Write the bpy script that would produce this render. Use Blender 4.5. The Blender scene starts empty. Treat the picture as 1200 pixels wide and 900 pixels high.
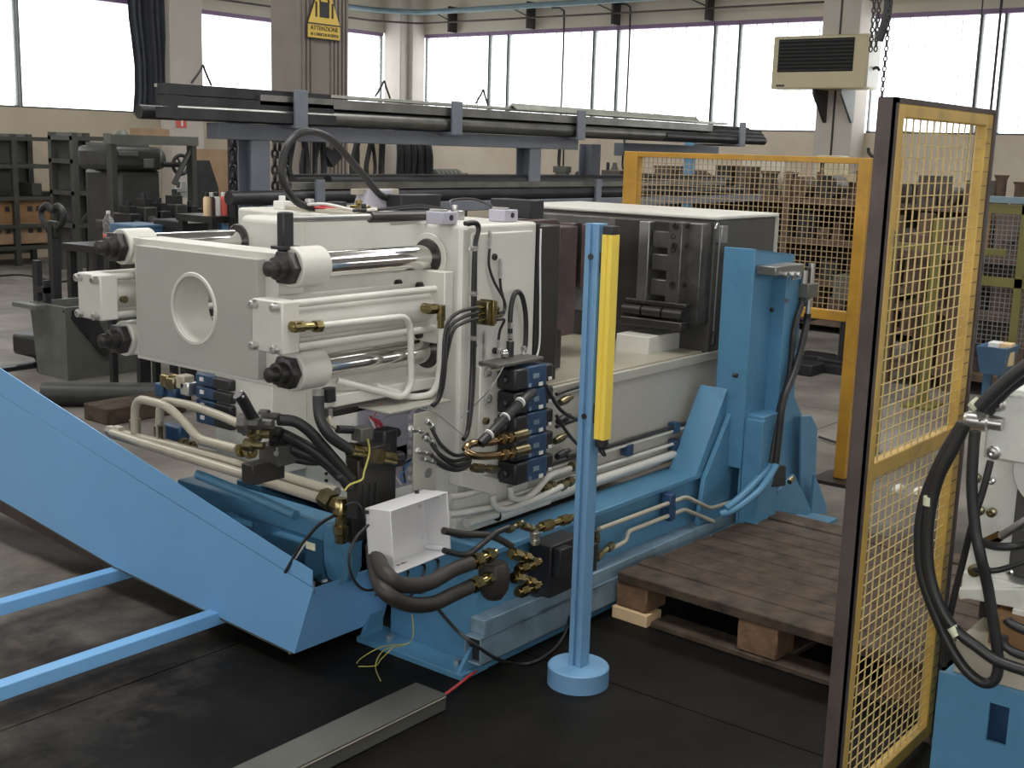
import bpy, bmesh, math, random
from mathutils import Vector, Matrix
random.seed(4)
S = bpy.context.scene
COL = S.collection
# ------------------------------------------------------------------ camera
F = 1434.0
YAW, PIT, ROL, H = math.radians(38.2), math.radians(10.88), math.radians(1.68), 1.65
cy, sy, cp, sp = math.cos(YAW), math.sin(YAW), math.cos(PIT), math.sin(PIT)
FW = Vector((cy*cp, sy*cp, -sp)); RT0 = Vector((sy, -cy, 0)); UP0 = RT0.cross(FW)
RT = math.cos(ROL)*RT0 + math.sin(ROL)*UP0
UP = -math.sin(ROL)*RT0 + math.cos(ROL)*UP0
cam = bpy.data.cameras.new('camera'); camo = bpy.data.objects.new('camera', cam); COL.objects.link(camo)
cam.sensor_fit = 'HORIZONTAL'; cam.sensor_width = 36.0; cam.lens = F/1200*36.0
cam.clip_start = 0.05; cam.clip_end = 200
m = Matrix((RT, UP, -FW)).transposed().to_4x4(); m.translation = (0, 0, H)
camo.matrix_world = m
S.camera = camo
def W(px, py, x=None, y=None, z=None):
    """point of the hall seen at a photograph pixel, on a known plane of the hall"""
    q = FW + RT*((px-600)/F) - UP*((py-450)/F)
    o = Vector((0, 0, H))
    t = x/q.x if x is not None else (y/q.y if y is not None else (z-H)/q.z)
    return o + q*t
# ------------------------------------------------------------------ light
S.view_settings.view_transform = 'Standard'; S.view_settings.look = 'None'
S.view_settings.gamma = 1.0; S.view_settings.use_curve_mapping = False
S.view_settings.exposure = 0.22
wd = bpy.data.worlds.new('overcast_sky'); S.world = wd; wd.use_nodes = True
bg = wd.node_tree.nodes['Background']; bg.inputs[0].default_value = (0.97, 0.985, 1.0, 1); bg.inputs[1].default_value = 3.2
def area(name, loc, rot, sx, sy_, power, col=(1, 1, 1)):
    l = bpy.data.lights.new(name, 'AREA'); l.shape = 'RECTANGLE'; l.size = sx; l.size_y = sy_; l.energy = power; l.color = col
    o = bpy.data.objects.new(name, l); COL.objects.link(o); o.location = loc; o.rotation_euler = rot; return o
for i, (ax, ay) in enumerate(((2.0, 2.0), (7.5, 2.0), (2.0, 9.0), (7.5, 9.0))):  # added overhead fill lamps; the ceiling has no openings
    area('ceiling_fill', (ax, ay, 5.35), (0, 0, 0), 1.2, 5.0, 170, (1.0, 0.98, 0.95))
# the photographer's on-camera flash
fl_ = bpy.data.lights.new('camera_flash', 'POINT'); fl_.energy = 62; fl_.shadow_soft_size = 0.03; fl_.color = (1.0, 0.99, 0.97)
flo = bpy.data.objects.new('camera_flash', fl_); COL.objects.link(flo); flo.location = Vector((0, 0, H))+RT*0.07+UP*0.05
# ------------------------------------------------------------------ materials
def mat(name, col, rough=0.5, metal=0.0, var=0.12, scale=6.0, bump=0.0, bscale=60.0, stain=None, samt=0.0, sscale=3.0, coat=0.0, spec=0.5):
    mt = bpy.data.materials.new(name); mt.use_nodes = True
    nt = mt.node_tree; N = nt.nodes; L = nt.links
    b = N['Principled BSDF']
    b.inputs['Roughness'].default_value = rough; b.inputs['Metallic'].default_value = metal
    b.inputs['Specular IOR Level'].default_value = spec
    if coat: b.inputs['Coat Weight'].default_value = coat
    tc = N.new('ShaderNodeTexCoord')
    nz = N.new('ShaderNodeTexNoise'); nz.inputs['Scale'].default_value = scale; nz.inputs['Detail'].default_value = 5
    L.new(tc.outputs['Object'], nz.inputs['Vector'])
    rp = N.new('ShaderNodeValToRGB')
    rp.color_ramp.elements[0].position = 0.3; rp.color_ramp.elements[1].position = 0.7
    rp.color_ramp.elements[0].color = tuple(c*(1-var) for c in col)+(1,)
    rp.color_ramp.elements[1].color = tuple(min(1, c*(1+var)) for c in col)+(1,)
    L.new(nz.outputs['Fac'], rp.inputs[0])
    out = rp.outputs[0]
    if stain:
        n2 = N.new('ShaderNodeTexNoise'); n2.inputs['Scale'].default_value = sscale; n2.inputs['Detail'].default_value = 8; n2.inputs['Roughness'].default_value = 0.65
        L.new(tc.outputs['Object'], n2.inputs['Vector'])
        r2 = N.new('ShaderNodeValToRGB'); r2.color_ramp.elements[0].position = 0.5; r2.color_ramp.elements[1].position = 0.68
        r2.color_ramp.elements[1].color = (samt, samt, samt, 1)
        L.new(n2.outputs['Fac'], r2.inputs[0])
        mx = N.new('ShaderNodeMix'); mx.data_type = 'RGBA'
        L.new(r2.outputs[0], mx.inputs[0]); L.new(out, mx.inputs[6]); mx.inputs[7].default_value = tuple(stain)+(1,)
        out = mx.outputs[2]
    L.new(out, b.inputs['Base Color'])
    if bump:
        n3 = N.new('ShaderNodeTexNoise'); n3.inputs['Scale'].default_value = bscale; n3.inputs['Detail'].default_value = 4
        L.new(tc.outputs['Object'], n3.inputs['Vector'])
        bp = N.new('ShaderNodeBump'); bp.inputs['Strength'].default_value = bump; bp.inputs['Distance'].default_value = 0.01
        L.new(n3.outputs['Fac'], bp.inputs['Height']); L.new(bp.outputs[0], b.inputs['Normal'])
    return mt
M = {}
M['white'] = mat('white_machine_paint', (0.63, 0.625, 0.57), 0.38, var=0.04, stain=(0.42, 0.41, 0.36), samt=0.25, sscale=4)
M['grey'] = mat('grey_machine_paint', (0.43, 0.42, 0.37), 0.42, var=0.06, stain=(0.3, 0.26, 0.2), samt=0.35)
M['tan'] = mat('greasy_white_paint', (0.43, 0.40, 0.32), 0.3, var=0.1, stain=(0.2, 0.16, 0.1), samt=0.4)
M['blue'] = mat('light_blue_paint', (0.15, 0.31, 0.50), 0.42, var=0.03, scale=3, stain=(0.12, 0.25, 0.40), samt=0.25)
M['blueconv'] = mat('conveyor_blue_lit', (0.195, 0.44, 0.76), 0.42, var=0.03, scale=3, stain=(0.16, 0.37, 0.64), samt=0.25)  # brighter copy of the blue: stronger light on the conveyor put into colour
M['plate'] = mat('plate_white_shaded', (0.42, 0.41, 0.375), 0.4, var=0.04, stain=(0.33, 0.32, 0.28), samt=0.3)  # machine white darkened: shading of the end plate face put into colour
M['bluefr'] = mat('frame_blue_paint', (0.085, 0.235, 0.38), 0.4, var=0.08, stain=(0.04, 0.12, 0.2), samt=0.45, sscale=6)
M['rail'] = mat('worn_blue_grey_steel', (0.22, 0.32, 0.40), 0.45, 0.3, var=0.2, stain=(0.1, 0.12, 0.14), samt=0.7, sscale=7)
M['chrome'] = mat('polished_chrome', (0.72, 0.71, 0.69), 0.12, 1.0, var=0.03)
M['steel'] = mat('bare_steel', (0.34, 0.34, 0.33), 0.35, 0.9, var=0.15)
M['dark'] = mat('dark_steel', (0.055, 0.052, 0.05), 0.38, 0.6, var=0.25)
M['nut'] = mat('blackened_nut_steel', (0.045, 0.042, 0.042), 0.32, 0.5, var=0.2)
M['mold'] = mat('mould_tool_steel', (0.15, 0.147, 0.138), 0.34, 0.7, var=0.35, stain=(0.05, 0.045, 0.04), samt=0.7, sscale=9)
M['rust'] = mat('oily_red_brown_steel', (0.10, 0.065, 0.06), 0.4, 0.3, var=0.3, stain=(0.045, 0.04, 0.042), samt=0.7, sscale=9)
M['primer'] = mat('dark_grey_platen_paint', (0.062, 0.06, 0.056), 0.5, var=0.15, stain=(0.07, 0.065, 0.06), samt=0.4)
M['black'] = mat('black_plastic', (0.018, 0.018, 0.02), 0.4, var=0.2)
M['rubber'] = mat('black_rubber_hose', (0.022, 0.022, 0.023), 0.42, var=0.2)
M['hose'] = mat('brown_black_thick_hose', (0.03, 0.026, 0.022), 0.55, var=0.2)
M['brass'] = mat('yellow_zinc_fitting', (0.30, 0.245, 0.115), 0.25, 1.0, var=0.35, scale=40)
M['olive'] = mat('olive_zinc_fitting', (0.22, 0.19, 0.11), 0.28, 0.9, var=0.3, scale=30)
M['copper'] = mat('bronzed_pipe', (0.30, 0.215, 0.12), 0.24, 1.0, var=0.3, scale=20)
M['zinc'] = mat('zinc_plated_steel', (0.6, 0.6, 0.58), 0.28, 0.9, var=0.1)
M['valveblue'] = mat('dark_blue_valve_casting', (0.022, 0.06, 0.13), 0.4, var=0.3, scale=20)
M['tag'] = mat('white_label', (0.75, 0.75, 0.72), 0.5, var=0.03)
M['lilac'] = mat('pale_lilac_cabinet_paint', (0.44, 0.43, 0.50), 0.45, var=0.05)
M['jbox'] = mat('pale_grey_diecast_aluminium', (0.64, 0.64, 0.65), 0.5, var=0.06, stain=(0.35, 0.34, 0.34), samt=0.4)
M['yellow'] = mat('yellow_sensor_paint', (0.86, 0.66, 0.10), 0.35, var=0.04)
M['fence'] = mat('amber_fence_paint', (0.50, 0.27, 0.035), 0.45, var=0.15, stain=(0.28, 0.17, 0.05), samt=0.5, sscale=9)
M['wire'] = mat('tan_yellow_mesh_wire', (0.42, 0.31, 0.17), 0.5, 0.1, var=0.12)
M['fence2'] = mat('yellow_panel_paint', (0.52, 0.34, 0.08), 0.45, var=0.12, stain=(0.25, 0.17, 0.07), samt=0.6, sscale=9)
M['wire2'] = mat('pale_yellow_mesh_wire', (0.56, 0.42, 0.17), 0.45, 0.1, var=0.15)
M['angle'] = mat('brown_weathered_angle_steel', (0.085, 0.066, 0.06), 0.6, 0.2, var=0.3, stain=(0.045, 0.032, 0.025), samt=0.5, sscale=8, bump=0.1)
M['woodgrey'] = mat('weathered_pallet_wood', (0.055, 0.036, 0.023), 0.85, var=0.6, scale=12, bump=0.3, bscale=40, stain=(0.10, 0.085, 0.07), samt=0.5, sscale=7)
M['woodblock'] = mat('pallet_block_wood', (0.17, 0.10, 0.055), 0.8, var=0.25, scale=20, bump=0.3)
M['woodnew'] = mat('fresh_pine', (0.72, 0.53, 0.31), 0.6, var=0.08, scale=25)
M['galv'] = mat('galvanised_sheet', (0.15, 0.15, 0.13), 0.45, 0.5, var=0.12, stain=(0.16, 0.16, 0.14), samt=0.5)
M['concrete'] = mat('column_concrete', (0.22, 0.195, 0.17), 0.8, var=0.15, scale=3, bump=0.15, stain=(0.2, 0.17, 0.15), samt=0.5)
M['wall'] = mat('cream_wall_plaster', (0.68, 0.60, 0.49), 0.8, var=0.06, scale=1.5, stain=(0.52, 0.42, 0.30), samt=0.5, sscale=0.9)
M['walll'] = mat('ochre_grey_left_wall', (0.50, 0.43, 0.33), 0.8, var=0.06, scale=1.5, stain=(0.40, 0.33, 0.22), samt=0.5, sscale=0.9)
M['wallg'] = mat('beige_upper_wall', (0.55, 0.51, 0.43), 0.8, var=0.06, scale=1)
M['pilaster'] = mat('pale_pilaster_concrete', (0.55, 0.51, 0.46), 0.8, var=0.06, scale=2)
M['winframe'] = mat('window_frame_lens_fringe', (0.22, 0.14, 0.26), 0.5, var=0.1)  # mauve is the lens's purple fringing put into the frame colour
M['ceil'] = mat('hall_ceiling', (0.5, 0.49, 0.46), 0.8)
M['rackblue'] = mat('blue_grey_rack_paint', (0.14, 0.155, 0.185), 0.5, var=0.1)
M['bar'] = mat('rolled_steel_bar', (0.20, 0.20, 0.185), 0.36, 0.8, var=0.3)
M['barl'] = mat('bright_rolled_steel', (0.42, 0.43, 0.38), 0.4, 0.6, var=0.2)
M['bard'] = mat('black_rolled_steel', (0.035, 0.036, 0.038), 0.45, 0.5, var=0.3)
M['shelf'] = mat('dark_green_grey_shelving', (0.04, 0.042, 0.034), 0.5, var=0.2)
M['shelfback'] = mat('grey_shelf_back_sheet', (0.12, 0.12, 0.105), 0.6, var=0.2, scale=2)
M['mill'] = mat('dark_grey_green_casting', (0.028, 0.03, 0.028), 0.45, var=0.3, scale=10)
M['greengrey'] = mat('grey_green_cast_iron', (0.10, 0.108, 0.09), 0.5, var=0.2)
M['orange'] = mat('orange_brown_board', (0.22, 0.12, 0.05), 0.6, var=0.2)
M['brown'] = mat('brown_cardboard', (0.30, 0.20, 0.12), 0.8, var=0.15)
M['red'] = mat('sign_red', (0.62, 0.11, 0.09), 0.5, var=0.05)
M['signwhite'] = mat('sign_white', (0.78, 0.75, 0.70), 0.5, var=0.02)
M['signyellow'] = mat('sign_yellow', (0.70, 0.50, 0.10), 0.5, var=0.05)
M['ink'] = mat('sign_black_ink', (0.03, 0.03, 0.035), 0.5, var=0.05)
M['heater'] = mat('cream_heater_casing', (0.62, 0.55, 0.36), 0.45, var=0.03)
M['heaterside'] = mat('pale_heater_casing', (0.70, 0.69, 0.62), 0.45, var=0.03)
M['curtain'] = mat('dark_slate_curtain', (0.045, 0.05, 0.065), 0.7, var=0.2)
M['pipeblue'] = mat('blue_grey_service_pipe', (0.16, 0.24, 0.28), 0.45, var=0.1)
M['redwire'] = mat('red_wire', (0.5, 0.05, 0.05), 0.4, var=0.1)
M['pinkwire'] = mat('crimson_wire', (0.62, 0.05, 0.12), 0.4, var=0.1)
M['bluewire'] = mat('blue_wire', (0.05, 0.25, 0.6), 0.4, var=0.1)
M['yelwire'] = mat('yellow_green_wire', (0.48, 0.45, 0.10), 0.45, var=0.1)
M['greywire'] = mat('grey_wire', (0.25, 0.25, 0.25), 0.45, var=0.1)
M['whitewire'] = mat('white_wire', (0.75, 0.73, 0.7), 0.4, var=0.05)
M['tape'] = mat('pale_green_tape', (0.66, 0.68, 0.5), 0.5, var=0.05)
M['white2'] = mat('second_machine_white', (0.66, 0.67, 0.62), 0.36, var=0.05, stain=(0.45, 0.45, 0.42), samt=0.4, sscale=10)
M['lime'] = mat('lime_green_frame_paint', (0.15, 0.14, 0.04), 0.5, var=0.12)
M['meshgrey'] = mat('grey_mesh_wire', (0.22, 0.24, 0.25), 0.45, 0.3, var=0.1)
M['greenpost'] = mat('dark_olive_post', (0.12, 0.13, 0.04), 0.5, var=0.15)
M['gravelbrown'] = mat('rusty_brown_castings', (0.10, 0.065, 0.045), 0.6, var=0.4, scale=9, bump=0.3)
M['bluebox'] = mat('blue_crate_plastic', (0.06, 0.13, 0.22), 0.45, var=0.1)
M['belt'] = mat('brown_black_belt', (0.055, 0.048, 0.042), 0.5, var=0.3)
M['seam'] = mat('grey_glazing_bar', (0.5, 0.51, 0.51), 0.5, var=0.05)
M['mullion'] = mat('dark_green_grey_mullion', (0.07, 0.085, 0.08), 0.5, var=0.1)
M['dust'] = mat('dusty_joint_filler', (0.13, 0.11, 0.08), 0.9, var=0.5, scale=14)
M['void'] = mat('black_void_paint', (0.01, 0.01, 0.011), 0.8)
# floor: grey-brown worn concrete, zone by the machines dark from oil and painted-in shade
def floor_mat():
    mt = bpy.data.materials.new('oil_stained_shaded_concrete'); mt.use_nodes = True
    nt = mt.node_tree; N = nt.nodes; L = nt.links; b = N['Principled BSDF']
    tc = N.new('ShaderNodeTexCoord')
    def noise(sc, det, rough=0.6):
        n = N.new('ShaderNodeTexNoise'); n.inputs['Scale'].default_value = sc; n.inputs['Detail'].default_value = det; n.inputs['Roughness'].default_value = rough
        L.new(tc.outputs['Object'], n.inputs['Vector']); return n.outputs['Fac']
    def ramp(src, p0, c0, p1, c1):
        r = N.new('ShaderNodeValToRGB'); r.color_ramp.elements[0].position = p0; r.color_ramp.elements[1].position = p1
        r.color_ramp.elements[0].color = tuple(c0)+(1,); r.color_ramp.elements[1].color = tuple(c1)+(1,); L.new(src, r.inputs[0]); return r.outputs[0]
    def mix(f, a, c):
        x = N.new('ShaderNodeMix'); x.data_type = 'RGBA'; L.new(f, x.inputs[0])
        L.new(a, x.inputs[6]); L.new(c, x.inputs[7]); return x.outputs[2]
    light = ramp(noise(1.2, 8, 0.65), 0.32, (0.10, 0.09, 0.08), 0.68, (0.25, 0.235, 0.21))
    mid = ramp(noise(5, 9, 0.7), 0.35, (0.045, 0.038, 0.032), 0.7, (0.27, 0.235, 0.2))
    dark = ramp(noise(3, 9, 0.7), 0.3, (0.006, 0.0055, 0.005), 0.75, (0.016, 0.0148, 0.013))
    sep = N.new('ShaderNodeSeparateXYZ'); L.new(tc.outputs['Object'], sep.inputs[0])
    def math_(op, a, c):
        x = N.new('ShaderNodeMath'); x.operation = op
        for i, v in enumerate((a, c)):
            if isinstance(v, (int, float)): x.inputs[i].default_value = v
            else: L.new(v, x.inputs[i])
        return x.outputs[0]
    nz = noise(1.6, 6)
    # distance from the middle of the greasy, shade-darkened bay in front of the press
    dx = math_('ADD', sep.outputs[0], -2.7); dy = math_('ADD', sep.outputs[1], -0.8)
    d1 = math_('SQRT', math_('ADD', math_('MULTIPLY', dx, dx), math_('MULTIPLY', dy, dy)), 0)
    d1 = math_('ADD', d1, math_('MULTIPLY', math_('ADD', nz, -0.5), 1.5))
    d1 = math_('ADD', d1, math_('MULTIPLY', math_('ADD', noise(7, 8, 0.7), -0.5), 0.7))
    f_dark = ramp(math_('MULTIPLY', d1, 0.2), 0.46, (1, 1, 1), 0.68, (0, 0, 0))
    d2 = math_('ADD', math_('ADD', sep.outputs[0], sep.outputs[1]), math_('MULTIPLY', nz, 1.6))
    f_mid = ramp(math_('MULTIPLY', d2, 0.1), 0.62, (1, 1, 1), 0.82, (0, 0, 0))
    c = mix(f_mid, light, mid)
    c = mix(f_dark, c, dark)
    sp_ = ramp(noise(55, 2), 0.72, (0, 0, 0), 0.76, (1, 1, 1))
    sp2 = ramp(noise(9, 2), 0.6, (0, 0, 0), 0.7, (0.5, 0.5, 0.5))
    mm = N.new('ShaderNodeMix'); mm.data_type = 'RGBA'; mm.blend_type = 'MULTIPLY'; mm.inputs[0].default_value = 1
    L.new(sp_, mm.inputs[6]); L.new(sp2, mm.inputs[7])
    c = mix(mm.outputs[2], c, light)
    L.new(c, b.inputs['Base Color'])
    rr = ramp(noise(2.5, 5), 0.3, (0.42, 0.42, 0.42), 0.7, (0.68, 0.68, 0.68)); L.new(rr, b.inputs['Roughness'])
    b.inputs['Specular IOR Level'].default_value = 0.07
    bp = N.new('ShaderNodeBump'); bp.inputs['Strength'].default_value = 0.25; bp.inputs['Distance'].default_value = 0.004
    L.new(noise(40, 6), bp.inputs['Height']); L.new(bp.outputs[0], b.inputs['Normal'])
    return mt
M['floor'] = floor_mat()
def pane_mat(name, tr=0.8, tint=(1, 1, 1)):
    mt = bpy.data.materials.new(name); mt.use_nodes = True
    nt = mt.node_tree; N = nt.nodes; L = nt.links; N.remove(N['Principled BSDF'])
    a = N.new('ShaderNodeBsdfTransparent'); a.inputs[0].default_value = tint+(1,)
    t = N.new('ShaderNodeBsdfTranslucent'); t.inputs[0].default_value = (0.95, 0.97, 0.97, 1)
    nz = N.new('ShaderNodeTexNoise'); nz.inputs['Scale'].default_value = 2
    x = N.new('ShaderNodeMixShader'); x.inputs[0].default_value = 1-tr
    L.new(a.outputs[0], x.inputs[1]); L.new(t.outputs[0], x.inputs[2]); L.new(x.outputs[0], N['Material Output'].inputs[0])
    return mt
M['pane'] = pane_mat('profiled_glass')
def glass_mat(name, col, rough=0.03):
    mt = bpy.data.materials.new(name); mt.use_nodes = True
    b = mt.node_tree.nodes['Principled BSDF']; b.inputs['Base Color'].default_value = col+(1,)
    b.inputs['Transmission Weight'].default_value = 0.9; b.inputs['Roughness'].default_value = rough; b.inputs['IOR'].default_value = 1.3
    return mt
M['plastic'] = glass_mat('clear_bottle_plastic', (0.95, 0.97, 1.0))
# ------------------------------------------------------------------ builders
def root_loc(o):
    v = Vector((0, 0, 0))
    while o is not None:
        v += o.location; o = o.parent
    return v
class MB:
    def __init__(s): s.v = []; s.f = []
    def add(s, vs, fs):
        n = len(s.v); s.v += [Vector(p) for p in vs]; s.f += [tuple(i+n for i in f) for f in fs]; return s
    def box(s, x0, x1, y0, y1, z0, z1, mtx=None):
        vs = [(x, y, z) for x in (x0, x1) for y in (y0, y1) for z in (z0, z1)]
        if mtx is not None: vs = [mtx @ Vector(p) for p in vs]
        return s.add(vs, [(0, 1, 3, 2), (4, 6, 7, 5), (0, 4, 5, 1), (2, 3, 7, 6), (0, 2, 6, 4), (1, 5, 7, 3)])
    def cbox(s, c, sx, sy_, sz, mtx=None):
        c = Vector(c)
        if mtx is not None:
            mm = Matrix.Translation(c) @ mtx.to_4x4(); return s.box(-sx/2, sx/2, -sy_/2, sy_/2, -sz/2, sz/2, mm)
        return s.box(c.x-sx/2, c.x+sx/2, c.y-sy_/2, c.y+sy_/2, c.z-sz/2, c.z+sz/2)
    def ring(s, c, d, r, n, ph=0.0):
        d = Vector(d).normalized(); a = d.orthogonal().normalized()
        if abs(d.z) < 0.9: a = d.cross(Vector((0, 0, 1))).normalized()
        b = d.cross(a)
        return [Vector(c) + r*(math.cos(ph+2*math.pi*i/n)*a + math.sin(ph+2*math.pi*i/n)*b) for i in range(n)]
    def cyl(s, p0, p1, r, n=16, r1=None, cap=True):
        p0, p1 = Vector(p0), Vector(p1); d = p1-p0
        A = s.ring(p0, d, r, n); B = s.ring(p1, d, r if r1 is None else r1, n)
        fs = [(i, (i+1) % n, n+(i+1) % n, n+i) for i in range(n)]
        if cap: fs += [tuple(range(n-1, -1, -1)), tuple(range(n, 2*n))]
        return s.add(A+B, fs)
    def hexn(s, p0, p1, r): return s.cyl(p0, p1, r, 6)
    def lathe(s, p0, d, prof, n=20):
        """prof: list of (distance along d, radius)"""
        p0 = Vector(p0); d = Vector(d).normalized(); base = len(s.v); fs = []; vs = []
        for t, r in prof: vs += s.ring(p0+d*t, d, max(r, 1e-4), n)
        for k in range(len(prof)-1):
            for i in range(n): fs.append((k*n+i, k*n+(i+1) % n, (k+1)*n+(i+1) % n, (k+1)*n+i))
        fs += [tuple(range(n-1, -1, -1)), tuple(range((len(prof)-1)*n, len(prof)*n))]
        return s.add(vs, fs)
    def ball(s, c, r, n=12): 
        pr = [(-r*math.cos(math.pi*k/8), r*math.sin(math.pi*k/8)) for k in range(9)]
        return s.lathe(c, (0, 0, 1), pr, n)
    def prism(s, pts, ext):
        n = len(pts); e = Vector(ext); P_ = [Vector(p) for p in pts]
        return s.add(P_+[p+e for p in P_], [tuple(range(n-1, -1, -1)), tuple(range(n, 2*n))]+[(i, (i+1) % n, n+(i+1) % n, n+i) for i in range(n)])
    def tube(s, pts, r, n=10, smooth=True, rad=None, sub=6):
        P_ = [Vector(p) for p in pts]; Q = []
        if len(P_) > 2 and smooth:
            for i in range(len(P_)-1):
                a = P_[max(i-1, 0)]; b = P_[i]; c = P_[i+1]; d = P_[min(i+2, len(P_)-1)]
                for k in range(sub):
                    t = k/sub
                    Q.append(0.5*((2*b)+(c-a)*t+(2*a-5*b+4*c-d)*t*t+(3*b-a-3*c+d)*t**3))
            Q.append(P_[-1])
        elif len(P_) > 2:
            R_ = rad or r*2.2
            Q.append(P_[0])
            for i in range(1, len(P_)-1):
                a, b, c = P_[i-1], P_[i], P_[i+1]
                u = (a-b); w = (c-b); k = min(R_, u.length*.48, w.length*.48)
                s0 = b+u.normalized()*k; s1 = b+w.normalized()*k
                for j in range(6):
                    t = j/5; Q.append((1-t)**2*s0+2*t*(1-t)*b+t*t*s1)
            Q.append(P_[-1])
        else: Q = P_
        Q = [q for i, q in enumerate(Q) if i == 0 or (q-Q[i-1]).length > 1e-5]
        T = [(Q[min(i+1, len(Q)-1)]-Q[max(i-1, 0)]).normalized() for i in range(len(Q))]
        a = T[0].orthogonal().normalized(); vs = []; fs = []
        for i, q in enumerate(Q):
            a = (a-T[i]*a.dot(T[i])).normalized(); b = T[i].cross(a)
            vs += [q+r*(math.cos(2*math.pi*k/n)*a+math.sin(2*math.pi*k/n)*b) for k in range(n)]
        for i in range(len(Q)-1):
            fs += [(i*n+k, i*n+(k+1) % n, (i+1)*n+(k+1) % n, (i+1)*n+k) for k in range(n)]
        fs += [tuple(range(n-1, -1, -1)), tuple(range((len(Q)-1)*n, len(Q)*n))]
        return s.add(vs, fs)
    def build(s, name, mt, parent=None, bevel=0.0, seg=2, smooth=True, label=None, kind=None, loc=None):
        off = root_loc(parent) if parent is not None else (Vector(loc) if loc is not None else Vector((0, 0, 0)))
        me = bpy.data.meshes.new(name)
        me.from_pydata([tuple(p-off) for p in s.v], [], s.f)
        bm = bmesh.new(); bm.from_mesh(me); bmesh.ops.recalc_face_normals(bm, faces=bm.faces); bm.to_mesh(me); bm.free()
        if smooth:
            me.shade_smooth(); me.set_sharp_from_angle(angle=math.radians(38))
        me.materials.append(M[mt] if isinstance(mt, str) else mt)
        o = bpy.data.objects.new(name, me); COL.objects.link(o)
        if parent is not None: o.parent = parent
        elif loc is not None: o.location = off
        if bevel:
            md = o.modifiers.new('bevel', 'BEVEL'); md.width = bevel; md.segments = seg; md.limit_method = 'ANGLE'; md.angle_limit = math.radians(40); md.harden_normals = False
        if label: o['label'] = label
        if kind: o['kind'] = kind
        return o
def tag(o, label, cat, group=None):
    o['label'] = label; o['category'] = cat
    if group: o['group'] = group
    return o
def thing(name, label, cat, loc, group=None):
    o = bpy.data.objects.new(name, None); COL.objects.link(o); o.location = loc; o.empty_display_size = 0.1
    return tag(o, label, cat, group)
def bx(name, mt, b, parent=None, bevel=0.0, **k): return MB().box(*b).build(name, mt, parent, bevel, **k)
def struct(name, mt, b, parent=None, bevel=0.0): return MB().box(*b).build(name, mt, parent, bevel, kind='structure' if parent is None else None)
def piece(src, loc, parent):
    """a further copy of a part, sharing its mesh"""
    c = src.copy(); COL.objects.link(c); c.parent = parent; c.location = loc; return c
# ================================================================== SETTING
XW, YW = 16.316, 15.5
WZ0, WZ1 = 2.0, 3.56
fl = struct('floor', 'dust', (-6, XW+.3, -8, YW+.3, -0.12, -0.0045))
jx = [-6, -1.5, 3.06, 7.6, 12.0, XW+.3]; jy = [-8, -4.0, -0.5, 3.08, 7.0, 12.0, YW+.3]
for i in range(len(jx)-1):
    for j in range(len(jy)-1):
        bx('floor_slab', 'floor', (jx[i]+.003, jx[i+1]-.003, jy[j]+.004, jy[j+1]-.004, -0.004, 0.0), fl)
struct('ceiling', 'ceil', (-6.25, XW+.3, -8.25, YW+.3, 5.5, 5.7))
wl = struct('wall_left', 'walll', (-6, XW+.25, YW, YW+.25, 0, WZ0))
bx('upper_band', 'wallg', (-6, XW+.25, YW, YW+.25, WZ1, 5.5), wl)
wr = struct('wall_right', 'wall', (XW, XW+.25, -8, YW+.25, 0, WZ0))
bx('upper_band', 'wallg', (XW, XW+.25, -8, YW+.25, WZ1, 5.5), wr)
struct('trim_1', 'pilaster', (11.15, 11.72, 15.2, YW, 0, 5.5), bevel=.02)
struct('trim_2', 'pilaster', (15.82, XW, 15.1, YW, 0, 5.5), bevel=.02)
p3 = struct('trim_3', 'pilaster', (XW-.45, XW, 6.85, 7.38, 0, 5.5), bevel=.02)
bx('groove', 'dark', (XW-.455, XW-.44, 7.10, 7.13, 0, 5.5), p3)
# left wall piers between the window bays
struct('trim_4', 'pilaster', (XW-.3, XW, 15.0, 15.5, 0, 5.5))
wn = [0]
def window(along, a0, a1, pane_w=0.245):
    wn[0] += 1
    def B(a, b, d0, d1, z0, z1): return (a, b, YW+d0, YW+d1, z0, z1) if along == 'x' else (XW+d0, XW+d1, a, b, z0, z1)
    fr = MB(); t = .012
    fr.box(*B(a0, a1, .0, .12, WZ1-.06, WZ1))
    f = fr.build('window_%d' % wn[0], 'winframe', kind='structure')
    MB().box(*B(a0, a1, .0, .14, WZ0, WZ0+.022)).build('sill', 'mullion', f)
    for b in (B(a0, a0+t, .02, .12, WZ0+.022, WZ1-.06), B(a1-t, a1, .02, .12, WZ0+.022, WZ1-.06)): MB().box(*b).build('mullion', 'mullion', f)
    n = max(1, round((a1-a0-2*t)/pane_w)); w = (a1-a0-2*t)/n
    for k in range(n):
        a = a0+t+k*w
        m_ = MB()
        m_.box(*B(a+.006, a+w-.006, .05, .058, WZ0+.03, WZ1-.045))
        m_.build('pane', 'pane', f, smooth=False)
        if k and along == 'y': MB().box(*B(a-.0035, a+.0035, .04, .065, WZ0+.03, WZ1-.045)).build('glazing_bar', 'seam', f, smooth=False)
for a0, a1 in ((4.2, 7.45), (7.48, 8.96), (9.0, 11.15), (11.72, 13.7), (13.73, 15.80)): window('x', a0, a1)
for a0, a1 in ((13.56, 15.0), (13.16, 13.55), (11.43, 13.15), (10.98, 11.42), (9.28, 10.97), (8.87, 9.27), (7.39, 8.86), (5.43, 6.84), (5.13, 5.42), (3.6, 5.12), (1.9, 3.58), (-1.0, 1.88)): window('y', a0, a1)
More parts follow.
